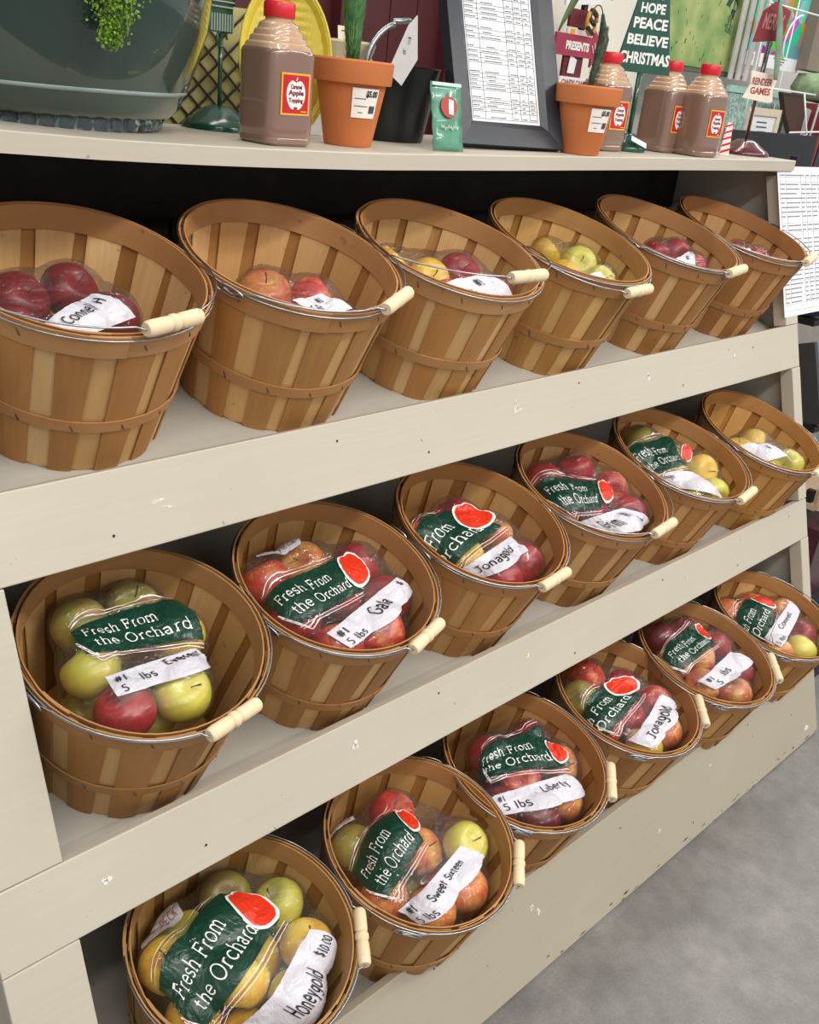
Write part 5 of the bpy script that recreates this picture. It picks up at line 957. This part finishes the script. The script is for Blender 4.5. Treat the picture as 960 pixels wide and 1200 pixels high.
for k in range(4):
    k2 = (k + 1) % 4; m = MB()
    ring = [[(p[0], yy, p[1]) for p in (P4[k], P4[k2])] for P4, yy in ((o4, .022), (o4, -.004), (md, .0), (i4, .008), (i4, .022))]
    vs = [v for r in ring for v in r]; m.add(vs, [(0, 1, 3, 2), (2, 3, 5, 4), (4, 5, 7, 6), (6, 7, 9, 8), (8, 9, 1, 0), (0, 2, 4, 6, 8), (9, 7, 5, 3, 1)])
    m.build('frame_bar', BLACK, fr)
flat('table_sheet', PAPER, bw, W_ - bw, bw, H_ - bw, .010, .002, fr)
tx0, tx1 = bw + .004, W_ - bw - .006; cols = [0, .19, .60, .74, .88, 1.0]; rd = random.Random(2)
rows = [.052]; gaps = [.0135, .0075, .0075, .0075, .017, .0075, .0075, .0075, .0075, .020, .0085, .009, .0085, .017, .009, .009, .018, .009, .009, .009, .014, .010]
for gp_ in gaps: rows.append(rows[-1] + gp_)
m = MB()
for z in rows: m.box(((tx0 + tx1) / 2, .0094, z), (tx1 - tx0, .0006, .0004))
for c in cols: x = tx0 + (tx1 - tx0) * c; m.box((x, .0094, (rows[0] + rows[-1]) / 2), (.0004, .0006, rows[-1] - rows[0]))
m.build('table_rules', INKT, fr)
m = MB()
for z, z2 in zip(rows[:-1], rows[1:]):
    for a, b_ in zip(cols[:-1], cols[1:]):
        xa = tx0 + (tx1 - tx0) * a + .002; xb = tx0 + (tx1 - tx0) * b_ - .002; x = xa + (xb - xa) * rd.uniform(0, .25) * (a > 0); xe = xb - (xb - xa) * rd.uniform(.1, .55)
        while x < xe:
            wd = rd.uniform(.0012, .0045); m.box((x + wd / 2, .0094, z + .0032), (wd, .0006, .0014)); x += wd + .0012
tag(m.build('table_text', INKT, fr), kind='stuff')
lg = MB(); lg.box((0, 0, 0), (.06, .004, .20)); o = lg.build('easel_leg', BLACK, fr); o.location = (W_ / 2, .062, .105); o.rotation_euler = (.42, 0, 0)
# --- green foil packet in front of it
pk = thing('apple_seed_packet', 'small green foil packet with a red apple emblem leaning on the frame', 'packet', top(1.318, .548) @ RZ(-8) @ RX(-15) @ Matrix.Diagonal((1.08, 1, .93, 1)))
FOIL = plain('green_foil', '5c9a80', .25, var=.3, scale=30, coat=.6, bump=.3)
m = MB(); n = 10
for j in range(n + 1):
    for i in range(5):
        x = -.031 + .062 * i / 4; z = .001 + .122 * j / n; y = -.004 * math.sin(PI * i / 4) * math.sin(PI * j / n) + .0015 * math.sin(j * 2.3 + i); m.v.append((x, y, z))
for j in range(n):
    for i in range(4): m.f.append((j * 5 + i, j * 5 + i + 1, j * 5 + 6 + i, j * 5 + 5 + i)); m.m.append(0)
o = m.build('pouch', FOIL, pk, True); so = o.modifiers.new('solid', 'SOLIDIFY'); so.thickness = .002
ap = [(.017 * math.sin(t) * (1 + .1 * math.cos(t)), .078 + .019 * math.cos(t)) for t in [2 * PI * i / 24 for i in range(24)]]
MB().prism(ap, .001, T(0, -.0075, 0)).build('apple_emblem', plain('emblem_red', 'b43c34', .35), pk)
MB().prism([(-.002, .066), (.008, .064), (.009, .09), (-.001, .092)], .001, T(0, -.0085, 0)).build('emblem_slice', LABW, pk)
MB().prism([(.001, .097), (.004, .108), (.008, .106), (.004, .096)], .001, T(0, -.0075, 0)).build('emblem_leaf', LABW, pk)
MB().tube([(-.018 + .0015 * i, -.0062, .042 + .004 * math.sin(i * 1.9) + .002 * math.sin(i * .7)) for i in range(25)], .0008, 5).build('pouch_script', plain('pale_foil_ink', 'c8e4d4', .4), pk)
MB().box((0, -.003, .119), (.060, .002, .006)).build('top_seal', plain('clear_seal', 'cfe0da', .2), pk)

# --- black bucket with wire bail and tag behind the left pot
BK = plain('black_enamel', '0c0c0e', .35, var=.1)
bk = thing('black_bucket', 'black metal bucket with a bail handle between clay pot and frame', 'bucket', top(1.345, .745))
MB().lathe([(0, .0), (.072, 0), (.094, .128), (.097, .130), (.093, .130), (.070, .01), (0, .01)], 40).build('bucket_body', BK, bk, True, 30)
MB().tube([(-.090 * math.cos(t), -.03, .115 + .085 * math.sin(t)) for t in [PI * i / 20 for i in range(9)]] + [(-.03, -.03, .20), (.01, -.03, .205)], .0055, 8).build('bail_handle', plain('brushed_grey_handle', '9c9ea0', .3, metal=.9), bk, True)
MB().prism([(-.040, .030 + .075), (.0, .030 + .152), (.020, .03 + .17), (.030, .03 + .10), (-.004, .03 + .055)], .001, T(-.055, -.095, .012)).build('hang_tag', plain('grey_white_tag', 'c9c6c4', .6), bk)
o = text_mesh('tag_marks', '77', INK, .01, .007, .012, parent=bk); o.location = (-.050, -.0962, .170)
o = text_mesh('tag_marks', 'ks', INK, .01, .006, .010, parent=bk); o.location = (-.060, -.0962, .153)
# --- cream embossed pot with price card
CREAM = plain('cream_embossed_clay', 'cfc3a6', .6, var=.12, scale=40, bump=.5)
cp = thing('cream_embossed_pot', 'cream pot with embossed swags behind the left terracotta pot', 'plant pot', top(1.290, .80) @ T(-.03, .0, 0))
MB().lathe([(0, 0), (.045, 0), (.050, .01), (.052, .09), (.062, .105), (.064, .140), (.067, .146), (.070, .158), (.068, .162), (.062, .162), (.058, .150), (0, .146)], 48).build('pot', CREAM, cp, True, 35)
for k in range(10):
    a0 = 2 * PI * k / 10; MB().tube([(.065 * math.cos(a0 + .5 * (i / 8 - .5)), .065 * math.sin(a0 + .5 * (i / 8 - .5)), .134 - .016 * math.sin(PI * i / 8)) for i in range(9)], [.001, .0018, .0025, .003, .0034, .003, .0025, .0018, .001], 6).build('swag', CREAM, cp, True)
pc = thing('price_card', 'small cream price card above the embossed pot', 'card', top(1.29, .80) @ T(-.005, .01, .164) @ RX(-8))
MB().box((0, 0, .011), (.034, .001, .022)).build('card', plain('cream_card', 'ece2c8', .6), pc); MB().box((0, -.0008, .014), (.018, .0004, .0022)).build('card_line', MAR, pc)
wc = thing('white_ring_card', 'white card with a round grey symbol between yellow platter and cream pot', 'card', top(1.19, .77) @ RZ(-20) @ RX(-10))
MB().box((0, 0, .075), (.060, .0012, .150)).build('card', PAPER, wc)
MB().tube([(.012 + .007 * math.cos(i * .35), -.0014, .128 + .008 * math.sin(i * .35)) for i in range(14)], .0011, 5).build('ring_mark', INKT, wc)
wh = thing('twisted_wreath_handle', 'dark twisted vine handle beside the white ring card', 'handle', top(1.20, .72))
for q in range(3): MB().tube([(-.02 + .045 * math.sin(t) + .002 * math.cos(t * 14 + q * 2.1), .002 * math.sin(t * 14 + q * 2.1), .075 + .045 * math.cos(t)) for t in [i * .08 for i in range(2, 34)]], .003, 6).build('vine_strand', plain('dark_vine', '2d221c', .8) if q == 0 else bpy.data.materials['dark_vine'], wh, True)
# ------------------------------------------------------------------ sheets pinned on the right stile
def _face(x, u, e=0.0): return Vector((x, u * SA - CA * e, u * CA + SA * e))
u0, u1 = 1.236, 1.612
Mp = Matrix.Translation(_face(2.532, u0, .002)) @ Matrix.Rotation(-AL, 4, 'X')
ps = thing('price_list_sheets', 'white printed price list sheets pinned to the right stile', 'paper', Mp)
MB().box((.14, .0, .195), (.28, .0008, .375)).build('printed_sheet', PAPER, ps)
o = MB().box((.155, .0022, .185), (.30, .0008, .385)).build('back_sheet', PAPER, ps)
m = MB(); rd = random.Random(9); cols = [.012, .045, .135, .165, .20, .24, .27]
zs = [.36 - .0118 * i for i in range(29)]
for i, z in enumerate(zs):
    if i in (1, 10, 13, 19): continue
    for a, b_ in zip(cols[:-1], cols[1:]):
        x = a + .002; xe = b_ - .003 - rd.uniform(0, (b_ - a) * .3)
        while x < xe: wd = rd.uniform(.002, .005); m.box((x + wd / 2, -.0008, z), (wd, .0004, .003)); x += wd + .0012
tag(m.build('list_text', plain('faint_list_ink', '8a8c96', .6), ps), kind='stuff')
m = MB()
for i in (0, 1, 10, 12, 19, 23, 28): m.box((.14, -.0008, zs[i] - .005), (.26, .0004, .0006))
for c in cols: m.box((c, -.0008, .195), (.0006, .0004, .34))
m.build('list_rules', plain('pale_rule_ink', '8b8f9c', .6), ps)

# ------------------------------------------------------------------ neighbouring merchandise rack at the right edge
BKR = plain('black_rack_metal', '17181b', .45, var=.2); TAN = plain('tan_shelf_liner', 'cdb092', .6); TEALB = plain('teal_book_cover', '2f93a3', .4); PNK = plain('pink_box', 'd795a8', .5); MRN = plain('maroon_bag_plastic', '4a1f2c', .3, var=.4, scale=18, coat=.4, bump=.8)
rk = thing('merchandise_rack', 'black merchandise rack standing right of the beige display', 'rack', T(2.885, .12, 0))
MB().box((.3, .385, .045), (.6, .73, .09)).build('rack_base', BKR, rk)
MB().box((.3, .745, .8), (.6, .03, 1.6)).build('rack_back', BKR, rk)
for yy in (.20, .52, .73): MB().box((.012, yy, (.80 if yy > .3 else .33)), (.022, .022, 1.5 if yy > .3 else .55)).build('rack_post', BKR, rk)
for zz in (.30, .95, 1.25): MB().box((.012, .63, zz), (.012, .22, .016)).build('rack_rail', BKR, rk)
for (z, y0, t) in ((.555, .17, .02), (.79, .24, .018), (1.10, .33, .018)): MB().box((.3, (y0 + .74) / 2, z), (.6, .74 - y0, t)).build('rack_shelf', TAN if z < .6 else BKR, rk)
MB().box((.3, .165, .60), (.6, .012, .10)).build('shelf_lip', TAN, rk)
MB().box((.02, .235, .665), (.05, .01, .02)).build('price_channel', LABW, rk)
def item(name, label, cat, mtl, c, d, rot=(0, 0, 0), extra=None):
    t = thing(name, label, cat, T(*c) @ Euler(rot).to_matrix().to_4x4()); MB().box((0, 0, d[2] / 2), d).build('cover', mtl, t, bevel=.002)
    if extra: extra(t)
    return t
item('maroon_bag', 'dark maroon plastic bag on the low shelf of the black rack', 'bag', MRN, (3.0, .40, .091), (.2, .28, .38), (0, .05, 0))
item('black_box', 'black box at the front of the black rack base', 'box', BKR, (2.99, .24, .091), (.16, .12, .14))
item('teal_book', 'teal book with white corner leaning on the black rack', 'book', TEALB, (2.93, .46, .80), (.03, .16, .22), (-.25, 0, 0), lambda t: MB().box((-.001, -.06, .025), (.034, .042, .05)).build('white_corner', PAPER, t))
item('pink_box', 'small pink box on the black rack under the teal book', 'box', PNK, (2.96, .375, .80), (.10, .06, .03))
item('navy_book', 'navy book standing on the upper shelf of the black rack', 'book', plain('navy_cover', '1e2a4c', .4), (2.93, .50, 1.11), (.05, .14, .10), (-.2, 0, 0))
item('grey_album', 'grey spined album leaning beside the teal book', 'book', plain('charcoal_cover', '3d3a3c', .4), (2.91, .38, .80), (.02, .06, .25), (-.35, 0, 0))
item('brown_album', 'brown album leaning behind the grey album', 'book', plain('brown_cover', '5a4638', .5), (2.95, .58, 1.11), (.04, .05, .2), (-.25, 0, 0))

# ------------------------------------------------------------------ shop displays behind the top board
ct = thing('back_display_counter', 'pale grey display counter standing behind the beige shelf', 'counter', T(0, 0, 0))
GCT = plain('grey_counter_laminate', '9a948c', .5, var=.08)
MB().box((2.75, 1.165, 1.405), (3.7, .53, .03)).build('counter_top', GCT, ct); MB().box((2.75, 1.18, .695), (3.6, .46, 1.39)).build('counter_body', GCT, ct)
# maroon board wall with a shelf
MRW = plain('maroon_painted_boards', '4e1a1e', .55, var=.15, scale=6)
mw = thing('maroon_board_hutch', 'dark maroon vertical board hutch behind the top board', 'hutch', T(0, 1.46, 0))
for k in range(19): MB().box((.62 + k * .1015, 0, 1.25), (.098, .02, 2.5)).build('hutch_board', MRW, mw)
MB().box((1.55, .03, 1.25), (1.95, .02, 2.5)).build('hutch_back', DARK, mw)
for x in (1.25, 1.80, 2.20): MB().box((x, -.03, 1.25), (.035, .04, 2.5)).build('hutch_post', MRW, mw)
# lattice with yellow flowers
LATT = thing('lattice_box', 'cream box with dark diamond lattice behind the green sign stand', 'planter', T(1.00, .92, 1.50) @ RZ(-15))
MB().box((0, .01, .075), (.30, .01, .31)).build('cream_panel', plain('cream_yellow_panel', 'd9cf8e', .6, var=.2, scale=20), LATT)
for k in range(-7, 8):
    for sgn in (-1, 1):
        x0_ = k * .036; pts = [(x0_ + sgn * (z - .1), .0, z) for z in (-.03, .23)]; pts = [(max(-.15, min(.15, p[0])), p[1], p[2]) for p in pts]
        if abs(pts[0][0] - pts[1][0]) > .1: MB().tube([(x0_ - .13 * sgn, 0, -.03), (x0_ + .13 * sgn, 0, .23)], .0022, 5).build('lattice_wire', plain('dark_bronze_wire', '3e2a22', .5) if 'dark_bronze_wire' not in bpy.data.materials else bpy.data.materials['dark_bronze_wire'], LATT)
BL0 = plain('flower_stem_green', '4f6a30', .6)
fl_ = thing('yellow_flower', 'yellow artificial flower showing beside the teal bowl', 'flower', T(.905, .86, 1.615))
for k in range(16):
    a = k * 2.4; r = .022; MB().box((r * math.cos(a) * .5, -.006 * (k % 3), r * math.sin(a) * .5), (.026, .003, .012), Matrix.Rotation(-a, 3, 'Y')).build('petal', plain('yellow_petal', 'e3c648', .6, var=.2) if k == 0 else bpy.data.materials['yellow_petal'], fl_)
MB().lathe([(0, -.012), (.008, -.006), (.009, .0), (0, .006)], 12, mat=Matrix.Rotation(PI / 2, 3, 'X')).build('flower_centre', plain('amber_flower_centre', 'b5842a', .7), fl_, True)
MB().tube([(0, 0, 0), (.01, .02, -.1), (.015, .04, -.193)], .002, 6).build('flower_stem', BL0, fl_, True)

# white board with signs
WB = plain('cream_white_board', 'e9e4d6', .6, var=.04, scale=5)
wb_ = thing('white_display_board', 'cream white display board behind the frame and right clay pot', 'board', T(2.60, 1.22, 0))
MB().box((0, 0, 1.25), (.52, .02, 2.5)).build('board_panel', WB, wb_)
for z in (1.66, 1.60, 1.54): MB().box((.0, -.016, z), (.52, .012, .004)).build('board_groove', plain('board_groove_shadow', 'b5afa2', .7) if z == 1.66 else bpy.data.materials['board_groove_shadow'], wb_)  # raised strips, their darker colour paints the shadow of grooves
SG = plain('maroon_sign', '6b1c27', .5, var=.1); SGP = plain('raspberry_sign', 'a8344e', .5, var=.08)
pol = thing('stacked_sign_post', 'post of maroon and white direction signs behind the picture frame', 'sign', T(2.350, 1.08, 0))
MB().box((.022, .01, 1.3), (.016, .012, 2.6)).build('sign_post', plain('dark_sign_post', '3a1418', .5), pol)
MB().box((-.01, 0, 1.835), (.085, .008, .044)).build('maroon_square', SG, pol); MB().box((-.01, 0, 1.72), (.085, .008, .07)).build('maroon_square', SG, pol)
MB().box((-.005, 0, 1.802), (.095, .008, .014)).build('white_slat', PAPER, pol); MB().box((-.035, -.005, 1.802), (.018, .004, .013)).build('yellow_patch', LABY, pol)
MB().box((0, 0, 1.885), (.16, .008, .03), Matrix.Rotation(-.12, 3, 'Y')).build('white_slat', PAPER, pol)
MB().prism([(-.11, 1.742), (.058, 1.742), (.058, 1.720), (.112, 1.768), (.058, 1.817), (.058, 1.795), (-.11, 1.795)], .006, T(0, -.012, 0)).build('arrow_sign', SGP, pol)
o = text_mesh('arrow_lettering', 'PRESENTS', LET, .02, .105, .022, bold=.001, parent=pol); o.location = (-.012, -.0128, 1.768)
for k in range(3): MB().tube([(.052 + k * .011, -.014, 1.775 + .008 * math.sin(k)), (.058 + k * .011, -.014, 1.764), (.062 + k * .01, -.014, 1.757)], .0013, 5).build('arrow_squiggle', LET, pol)
MB().box((.015, -.01, 1.676), (.175, .008, .030)).build('lane_sign', PAPER, pol)
o = text_mesh('lane_lettering', 'CANDY CANE LANE', MAR, .02, .155, .017, bold=.0008, parent=pol); o.location = (.015, -.0145, 1.676)
MB().prism([(-.035, 1.70), (-.005, 1.70), (.0, 1.735), (-.03, 1.745)], .002, T(0, -.008, 0)).build('white_tag', PAPER, pol)
gar = thing('black_yellow_ornament', 'black and yellow striped ornament ring beside the sign post', 'ornament', T(2.355, 1.05, 1.83))
MB().tube([(.006 + .020 * math.cos(i * .5), 0, .03 * math.sin(i * .5)) for i in range(13)], .006, 8).build('ring', plain('amber_ring', 'd49a3a', .4), gar, True)
for k in range(3): MB().box((-.005 + k * .004, -.006, -.022 + k * .022), (.03, .01, .008), Matrix.Rotation(.5, 3, 'Y')).build('stripe', BKR, gar)
sb = thing('striped_bee_ornament', 'black and gold striped bar beside the tree sign', 'ornament', T(2.32, .95, 1.705))
MB().tube([(0, .004, -.284), (0, .004, .0)], .003, 6).build('ornament_stick', BKR, sb)
for k in range(6): MB().box((0, 0, .006 * k), (.05, .012, .0055)).build('stripe', BKR if k % 2 else bpy.data.materials['amber_ring'], sb)
# strap leaves from above, hanging in front of the white board
BL_ = plain('olive_blade_leaf', '4f6a30', .5, var=.2, scale=15)
for nm, lab, base, tip, wd in (('strap_leaf', 'broad green blade leaf hanging above the right clay pot', (2.06, .80, 1.99), (1.90, .80, 1.775), .022), ('strap_leaf', 'narrow green blade leaf hanging left of the tree sign', (2.16, .82, 2.0), (2.11, .82, 1.86), .018)):
    t_ = thing(nm, lab, 'leaf', T(*base)); m = MB(); d = Vector(tip) - Vector(base); sd = d.cross(Vector((0, 1, 0))).normalized()
    for i in range(11):
        t = i / 10; w_ = wd * (1 - t) ** .6 + .0006; c = d * t + Vector((0, 0, .012 * math.sin(PI * t))); m.v += [c - sd * w_, c + Vector((0, -.004, 0)), c + sd * w_]
    for i in range(10):
        for q in (0, 1): m.f.append((i * 3 + q, i * 3 + q + 1, i * 3 + 4 + q, i * 3 + 3 + q)); m.m.append(0)
    o = m.build('leaf_blade', BL_, t_, True); so = o.modifiers.new('solid', 'SOLIDIFY'); so.thickness = .0012
# yellow-green speckled canvas
def canvas_mat():
    m, N, L, P = newmat('speckled_yellow_green_canvas'); tc = N.new('ShaderNodeTexCoord')
    mp = N.new('ShaderNodeMapping'); mp.inputs['Scale'].default_value = (1, 1, .45); mp.inputs['Rotation'].default_value = (0, .4, 0); L.new(tc.outputs['Object'], mp.inputs['Vector'])
    a = N.new('ShaderNodeTexNoise'); a.inputs['Scale'].default_value = 9; L.new(tc.outputs['Object'], a.inputs['Vector'])
    r = N.new('ShaderNodeValToRGB'); r.color_ramp.elements[0].position = .35; r.color_ramp.elements[0].color = srgb('7fa05c'); r.color_ramp.elements[1].position = .65; r.color_ramp.elements[1].color = srgb('b4bf7a'); L.new(a.outputs['Fac'], r.inputs['Fac'])
    b = N.new('ShaderNodeTexNoise'); b.inputs['Scale'].default_value = 75; b.inputs['Detail'].default_value = 1; L.new(mp.outputs['Vector'], b.inputs['Vector'])
    k = N.new('ShaderNodeValToRGB'); k.color_ramp.elements[0].position = .66; k.color_ramp.elements[0].color = (1, 1, 1, 1); k.color_ramp.elements[1].position = .70; k.color_ramp.elements[1].color = (.32, .30, .18, 1); L.new(b.outputs['Fac'], k.inputs['Fac'])
    x = N.new('ShaderNodeMix'); x.data_type = 'RGBA'; x.blend_type = 'MULTIPLY'; x.inputs['Factor'].default_value = 1; L.new(r.outputs['Color'], x.inputs['A']); L.new(k.outputs['Color'], x.inputs['B']); L.new(x.outputs['Result'], P.inputs['Base Color']); P.inputs['Roughness'].default_value = .7; return m
cv = thing('speckled_canvas', 'yellow-green speckled canvas hanging behind the two right bottles', 'canvas', T(3.14, 1.20, 2.03))
MB().box((.04, 0, 0), (.58, .03, .52)).build('canvas', canvas_mat(), cv, bevel=.003); MB().box((.04, -.002, -.268), (.60, .04, .012)).build('canvas_ledge', plain('grey_green_ledge', '57634a', .6), cv)
gb = thing('back_gridwall', 'pale grey fixture panel behind the canvas and wire rack', 'panel', T(3.9, 1.455, 0))
MB().box((0, 0, 1.2), (2.2, .02, 2.4)).build('panel', plain('pale_grey_panel', 'b9b7b2', .7, var=.1, scale=3), gb)
bp = thing('light_blue_card', 'light blue card with a scalloped edge behind the right bottles', 'card', T(2.90, 1.10, 1.60))
MB().prism([(-.08, -.179), (.07, -.179), (.07, .125), (.055, .135), (.04, .125), (-.08, .14)], .004).build('card', plain('light_blue_paper', 'a6d8de', .5), bp)
# white wire rack with cards
WWIRE = plain('white_coated_wire', 'eff1ef', .35, var=.03)
wr = thing('white_wire_card_rack', 'white wire card rack at the right behind the red plaque stand', 'rack', T(0, 0, 0))
Y = 1.06
def wire(p, r=.0035): MB().tube(p, r * .62, 7).build('rack_wire', WWIRE, wr, True)
wire([(3.335, Y, 1.421), (3.335, Y, 2.1)]); wire([(3.62, Y + .04, 1.421), (3.62, Y + .04, 2.1)]); wire([(3.80, Y - .03, 1.421), (3.86, Y - .03, 1.95), (3.86, Y - .03, 2.15)], .006)
for z in (1.735, 1.985): wire([(3.30, Y - .02, z), (3.80, Y - .02, z)], .005)
wire([(3.10, .92, 1.66), (3.28, Y - .08, 1.52)], .004); wire([(3.40, Y - .08, 1.54), (3.68, Y - .08, 1.60), (3.58, Y - .08, 1.73)], .005); wire([(3.60, Y - .05, 1.60), (4.05, Y - .05, 1.62)], .005)
wire([(3.42 + .10 * math.cos(t) - .02, Y - .1, 1.87 + .09 * math.sin(t)) for t in [1.7 + i * .25 for i in range(9)]], .005); wire([(3.62 + .06 * math.cos(t), Y - .1, 1.90 + .09 * math.sin(t)) for t in [-1.2 + i * .3 for i in range(10)]], .005)
wire([(3.62, Y - .12, 1.85), (3.80, Y - .12, 1.96)], .004)
gs = thing('grey_poster_sleeves', 'pale grey plastic sleeved posters standing left of the colourful card', 'posters', T(3.41, 1.16, 1.77))
for k in range(4): MB().box((-.05 + k * .035, -.01 * k, .16), (.028, .006, .36)).build('sleeve', plain('grey_sleeve%d' % k if 0 else 'pale_sleeve', 'c2bdba', .3, var=.2, scale=10, coat=.4) if k == 0 else bpy.data.materials['pale_sleeve'], gs)
MB().tube([(.085, -.05, -.06), (.085, -.05, .34)], .006, 8).build('green_edge_strip', DKG, gs)
def blots():
    m, N, L, P = newmat('bright_blot_print'); tc = N.new('ShaderNodeTexCoord'); v = N.new('ShaderNodeTexVoronoi'); v.inputs['Scale'].default_value = 16; L.new(tc.outputs['Object'], v.inputs['Vector'])
    hs = N.new('ShaderNodeHueSaturation'); hs.inputs['Saturation'].default_value = 1.3; hs.inputs['Value'].default_value = .72; L.new(v.outputs['Color'], hs.inputs['Color']); L.new(hs.outputs['Color'], P.inputs['Base Color']); P.inputs['Roughness'].default_value = .5; return m
ca = thing('colourful_print_card', 'card printed with bright coloured blots in the white wire rack', 'card', T(3.72, 1.20, 1.84))
MB().box((0, 0, .20), (.42, .006, .38)).build('blot_print', blots(), ca); MB().box((0, -.001, -.01), (.42, .006, .045)).build('caption_strip', PAPER, ca)
o = text_mesh('caption_marks', '12', INKT, .02, .02, .02, parent=ca); o.location = (-.17, -.0046, -.005)
for k in range(3): MB().box((.05, -.0046, .004 - k * .009), (.11 - .03 * k, .0004, .003)).build('caption_line', INKT, ca)
ts = thing('teal_patterned_board', 'pale teal patterned board behind the small framed verse', 'board', T(3.66, 1.16, 1.46))
def tealm():
    m, N, L, P = newmat('teal_swirl_pattern'); tc = N.new('ShaderNodeTexCoord'); v = N.new('ShaderNodeTexNoise'); v.inputs['Scale'].default_value = 45; v.inputs['Distortion'].default_value = 2; L.new(tc.outputs['Object'], v.inputs['Vector'])
    r = N.new('ShaderNodeValToRGB'); r.color_ramp.elements[0].position = .45; r.color_ramp.elements[0].color = srgb('7fa59c'); r.color_ramp.elements[1].position = .55; r.color_ramp.elements[1].color = srgb('b9cdc5'); L.new(v.outputs['Fac'], r.inputs['Fac']); L.new(r.outputs['Color'], P.inputs['Base Color']); return m
MB().box((0, 0, .115), (.62, .008, .31)).build('board', tealm(), ts); MB().box((0, -.006, .262), (.60, .008, .022)).build('top_band', plain('mint_band', 'a9cdbd', .6), ts)
bc = thing('brown_box_behind', 'dark brown box behind the teal board and wire', 'box', T(3.70, 1.06, 1.60)); MB().prism([(-.12, .13), (.05, .13), (.10, .08), (.10, -.06), (.07, -.05), (-.06, .06)], .02).build('box_face', plain('dark_brown_card', '4a2c22', .6), bc)
sf = thing('small_framed_verse', 'small cream framed verse behind the dark red stand foot', 'picture frame', T(3.36, 1.0, 1.50) @ RY(0))
for c, d in (((0, 0, -.028), (.22, .014, .104)), ((0, 0, .158), (.22, .014, .024)), ((-.098, 0, .085), (.024, .014, .122)), ((.098, 0, .085), (.024, .014, .122))): MB().box(c, d).build('frame_bar', plain('cream_frame', 'ddd0b4', .5) if 'cream_frame' not in bpy.data.materials else bpy.data.materials['cream_frame'], sf)
MB().box((0, .002, .085), (.175, .004, .125)).build('verse_sheet', PAPER, sf); rd = random.Random(3)
for k in range(6): MB().box((rd.uniform(-.015, .015), -.0008, .125 - k * .015), (rd.uniform(.05, .09), .001, .004)).build('verse_line', INKT, sf)
bs = [('7a2a2c', 'red'), ('3a3436', 'charcoal'), ('93505a', 'rose'), ('b2643c', 'orange'), ('7c2f28', 'brick red'), ('d08a5a', 'apricot'), ('6c3030', 'wine')]
for k, (c, nme) in enumerate(bs):
    b_ = thing('slim_book', 'slim %s book leaning at the far right edge behind the board' % nme, 'book', T(3.86 + k * .045, 1.08, 1.424) @ RY(9), 'slim books at the right edge'); MB().box((0, 0, .14), (.030, .12, .29)).build('cover', plain(nme.replace(' ', '_') + '_cover', c, .5), b_, bevel=.002)
gc = thing('grey_binder', 'pale grey binder left of the slim leaning books', 'binder', T(3.80, 1.10, 1.424) @ RY(6)); MB().box((0, 0, .13), (.085, .06, .27)).build('cover', plain('pale_grey_binder', 'a9abb2', .4), gc, bevel=.003)
bb = thing('brown_grey_carton', 'brown-grey carton on the rack above the slim books', 'box', T(4.02, 1.18, 1.83)); MB().box((0, 0, .14), (.22, .06, .30)).build('carton', plain('taupe_carton', '85776b', .6), bb, bevel=.003)
gr = thing('green_knit_bundle', 'mottled pale green bundle under the taupe carton', 'bundle', T(4.02, 1.12, 1.71)); MB().lathe([(0, 0), (.10, .01), (.12, .05), (.10, .10), (0, .11)], 24).build('bundle', plain('mottled_green', '9db38c', .8, var=.3, scale=30), gr, True)
dk = thing('dark_green_sprig', 'dark green leaf sprig hanging left of the colourful card', 'plant', T(2.47, .70, 1.885)); rd = random.Random(6)
for k in range(9): MB().box((rd.uniform(-.018, .018), rd.uniform(-.01, .01), rd.uniform(-.05, .03)), (.022, .002, .012), Euler((rd.uniform(-1, 1), rd.uniform(-1.5, 1.5), rd.uniform(-1, 1))).to_matrix()).build('leaf', BL_ if k % 2 else DKG, dk)
MB().tube([(0, 0, -.05), (0, 0, .20)], .0015, 5).build('sprig_stem', DKG, dk)
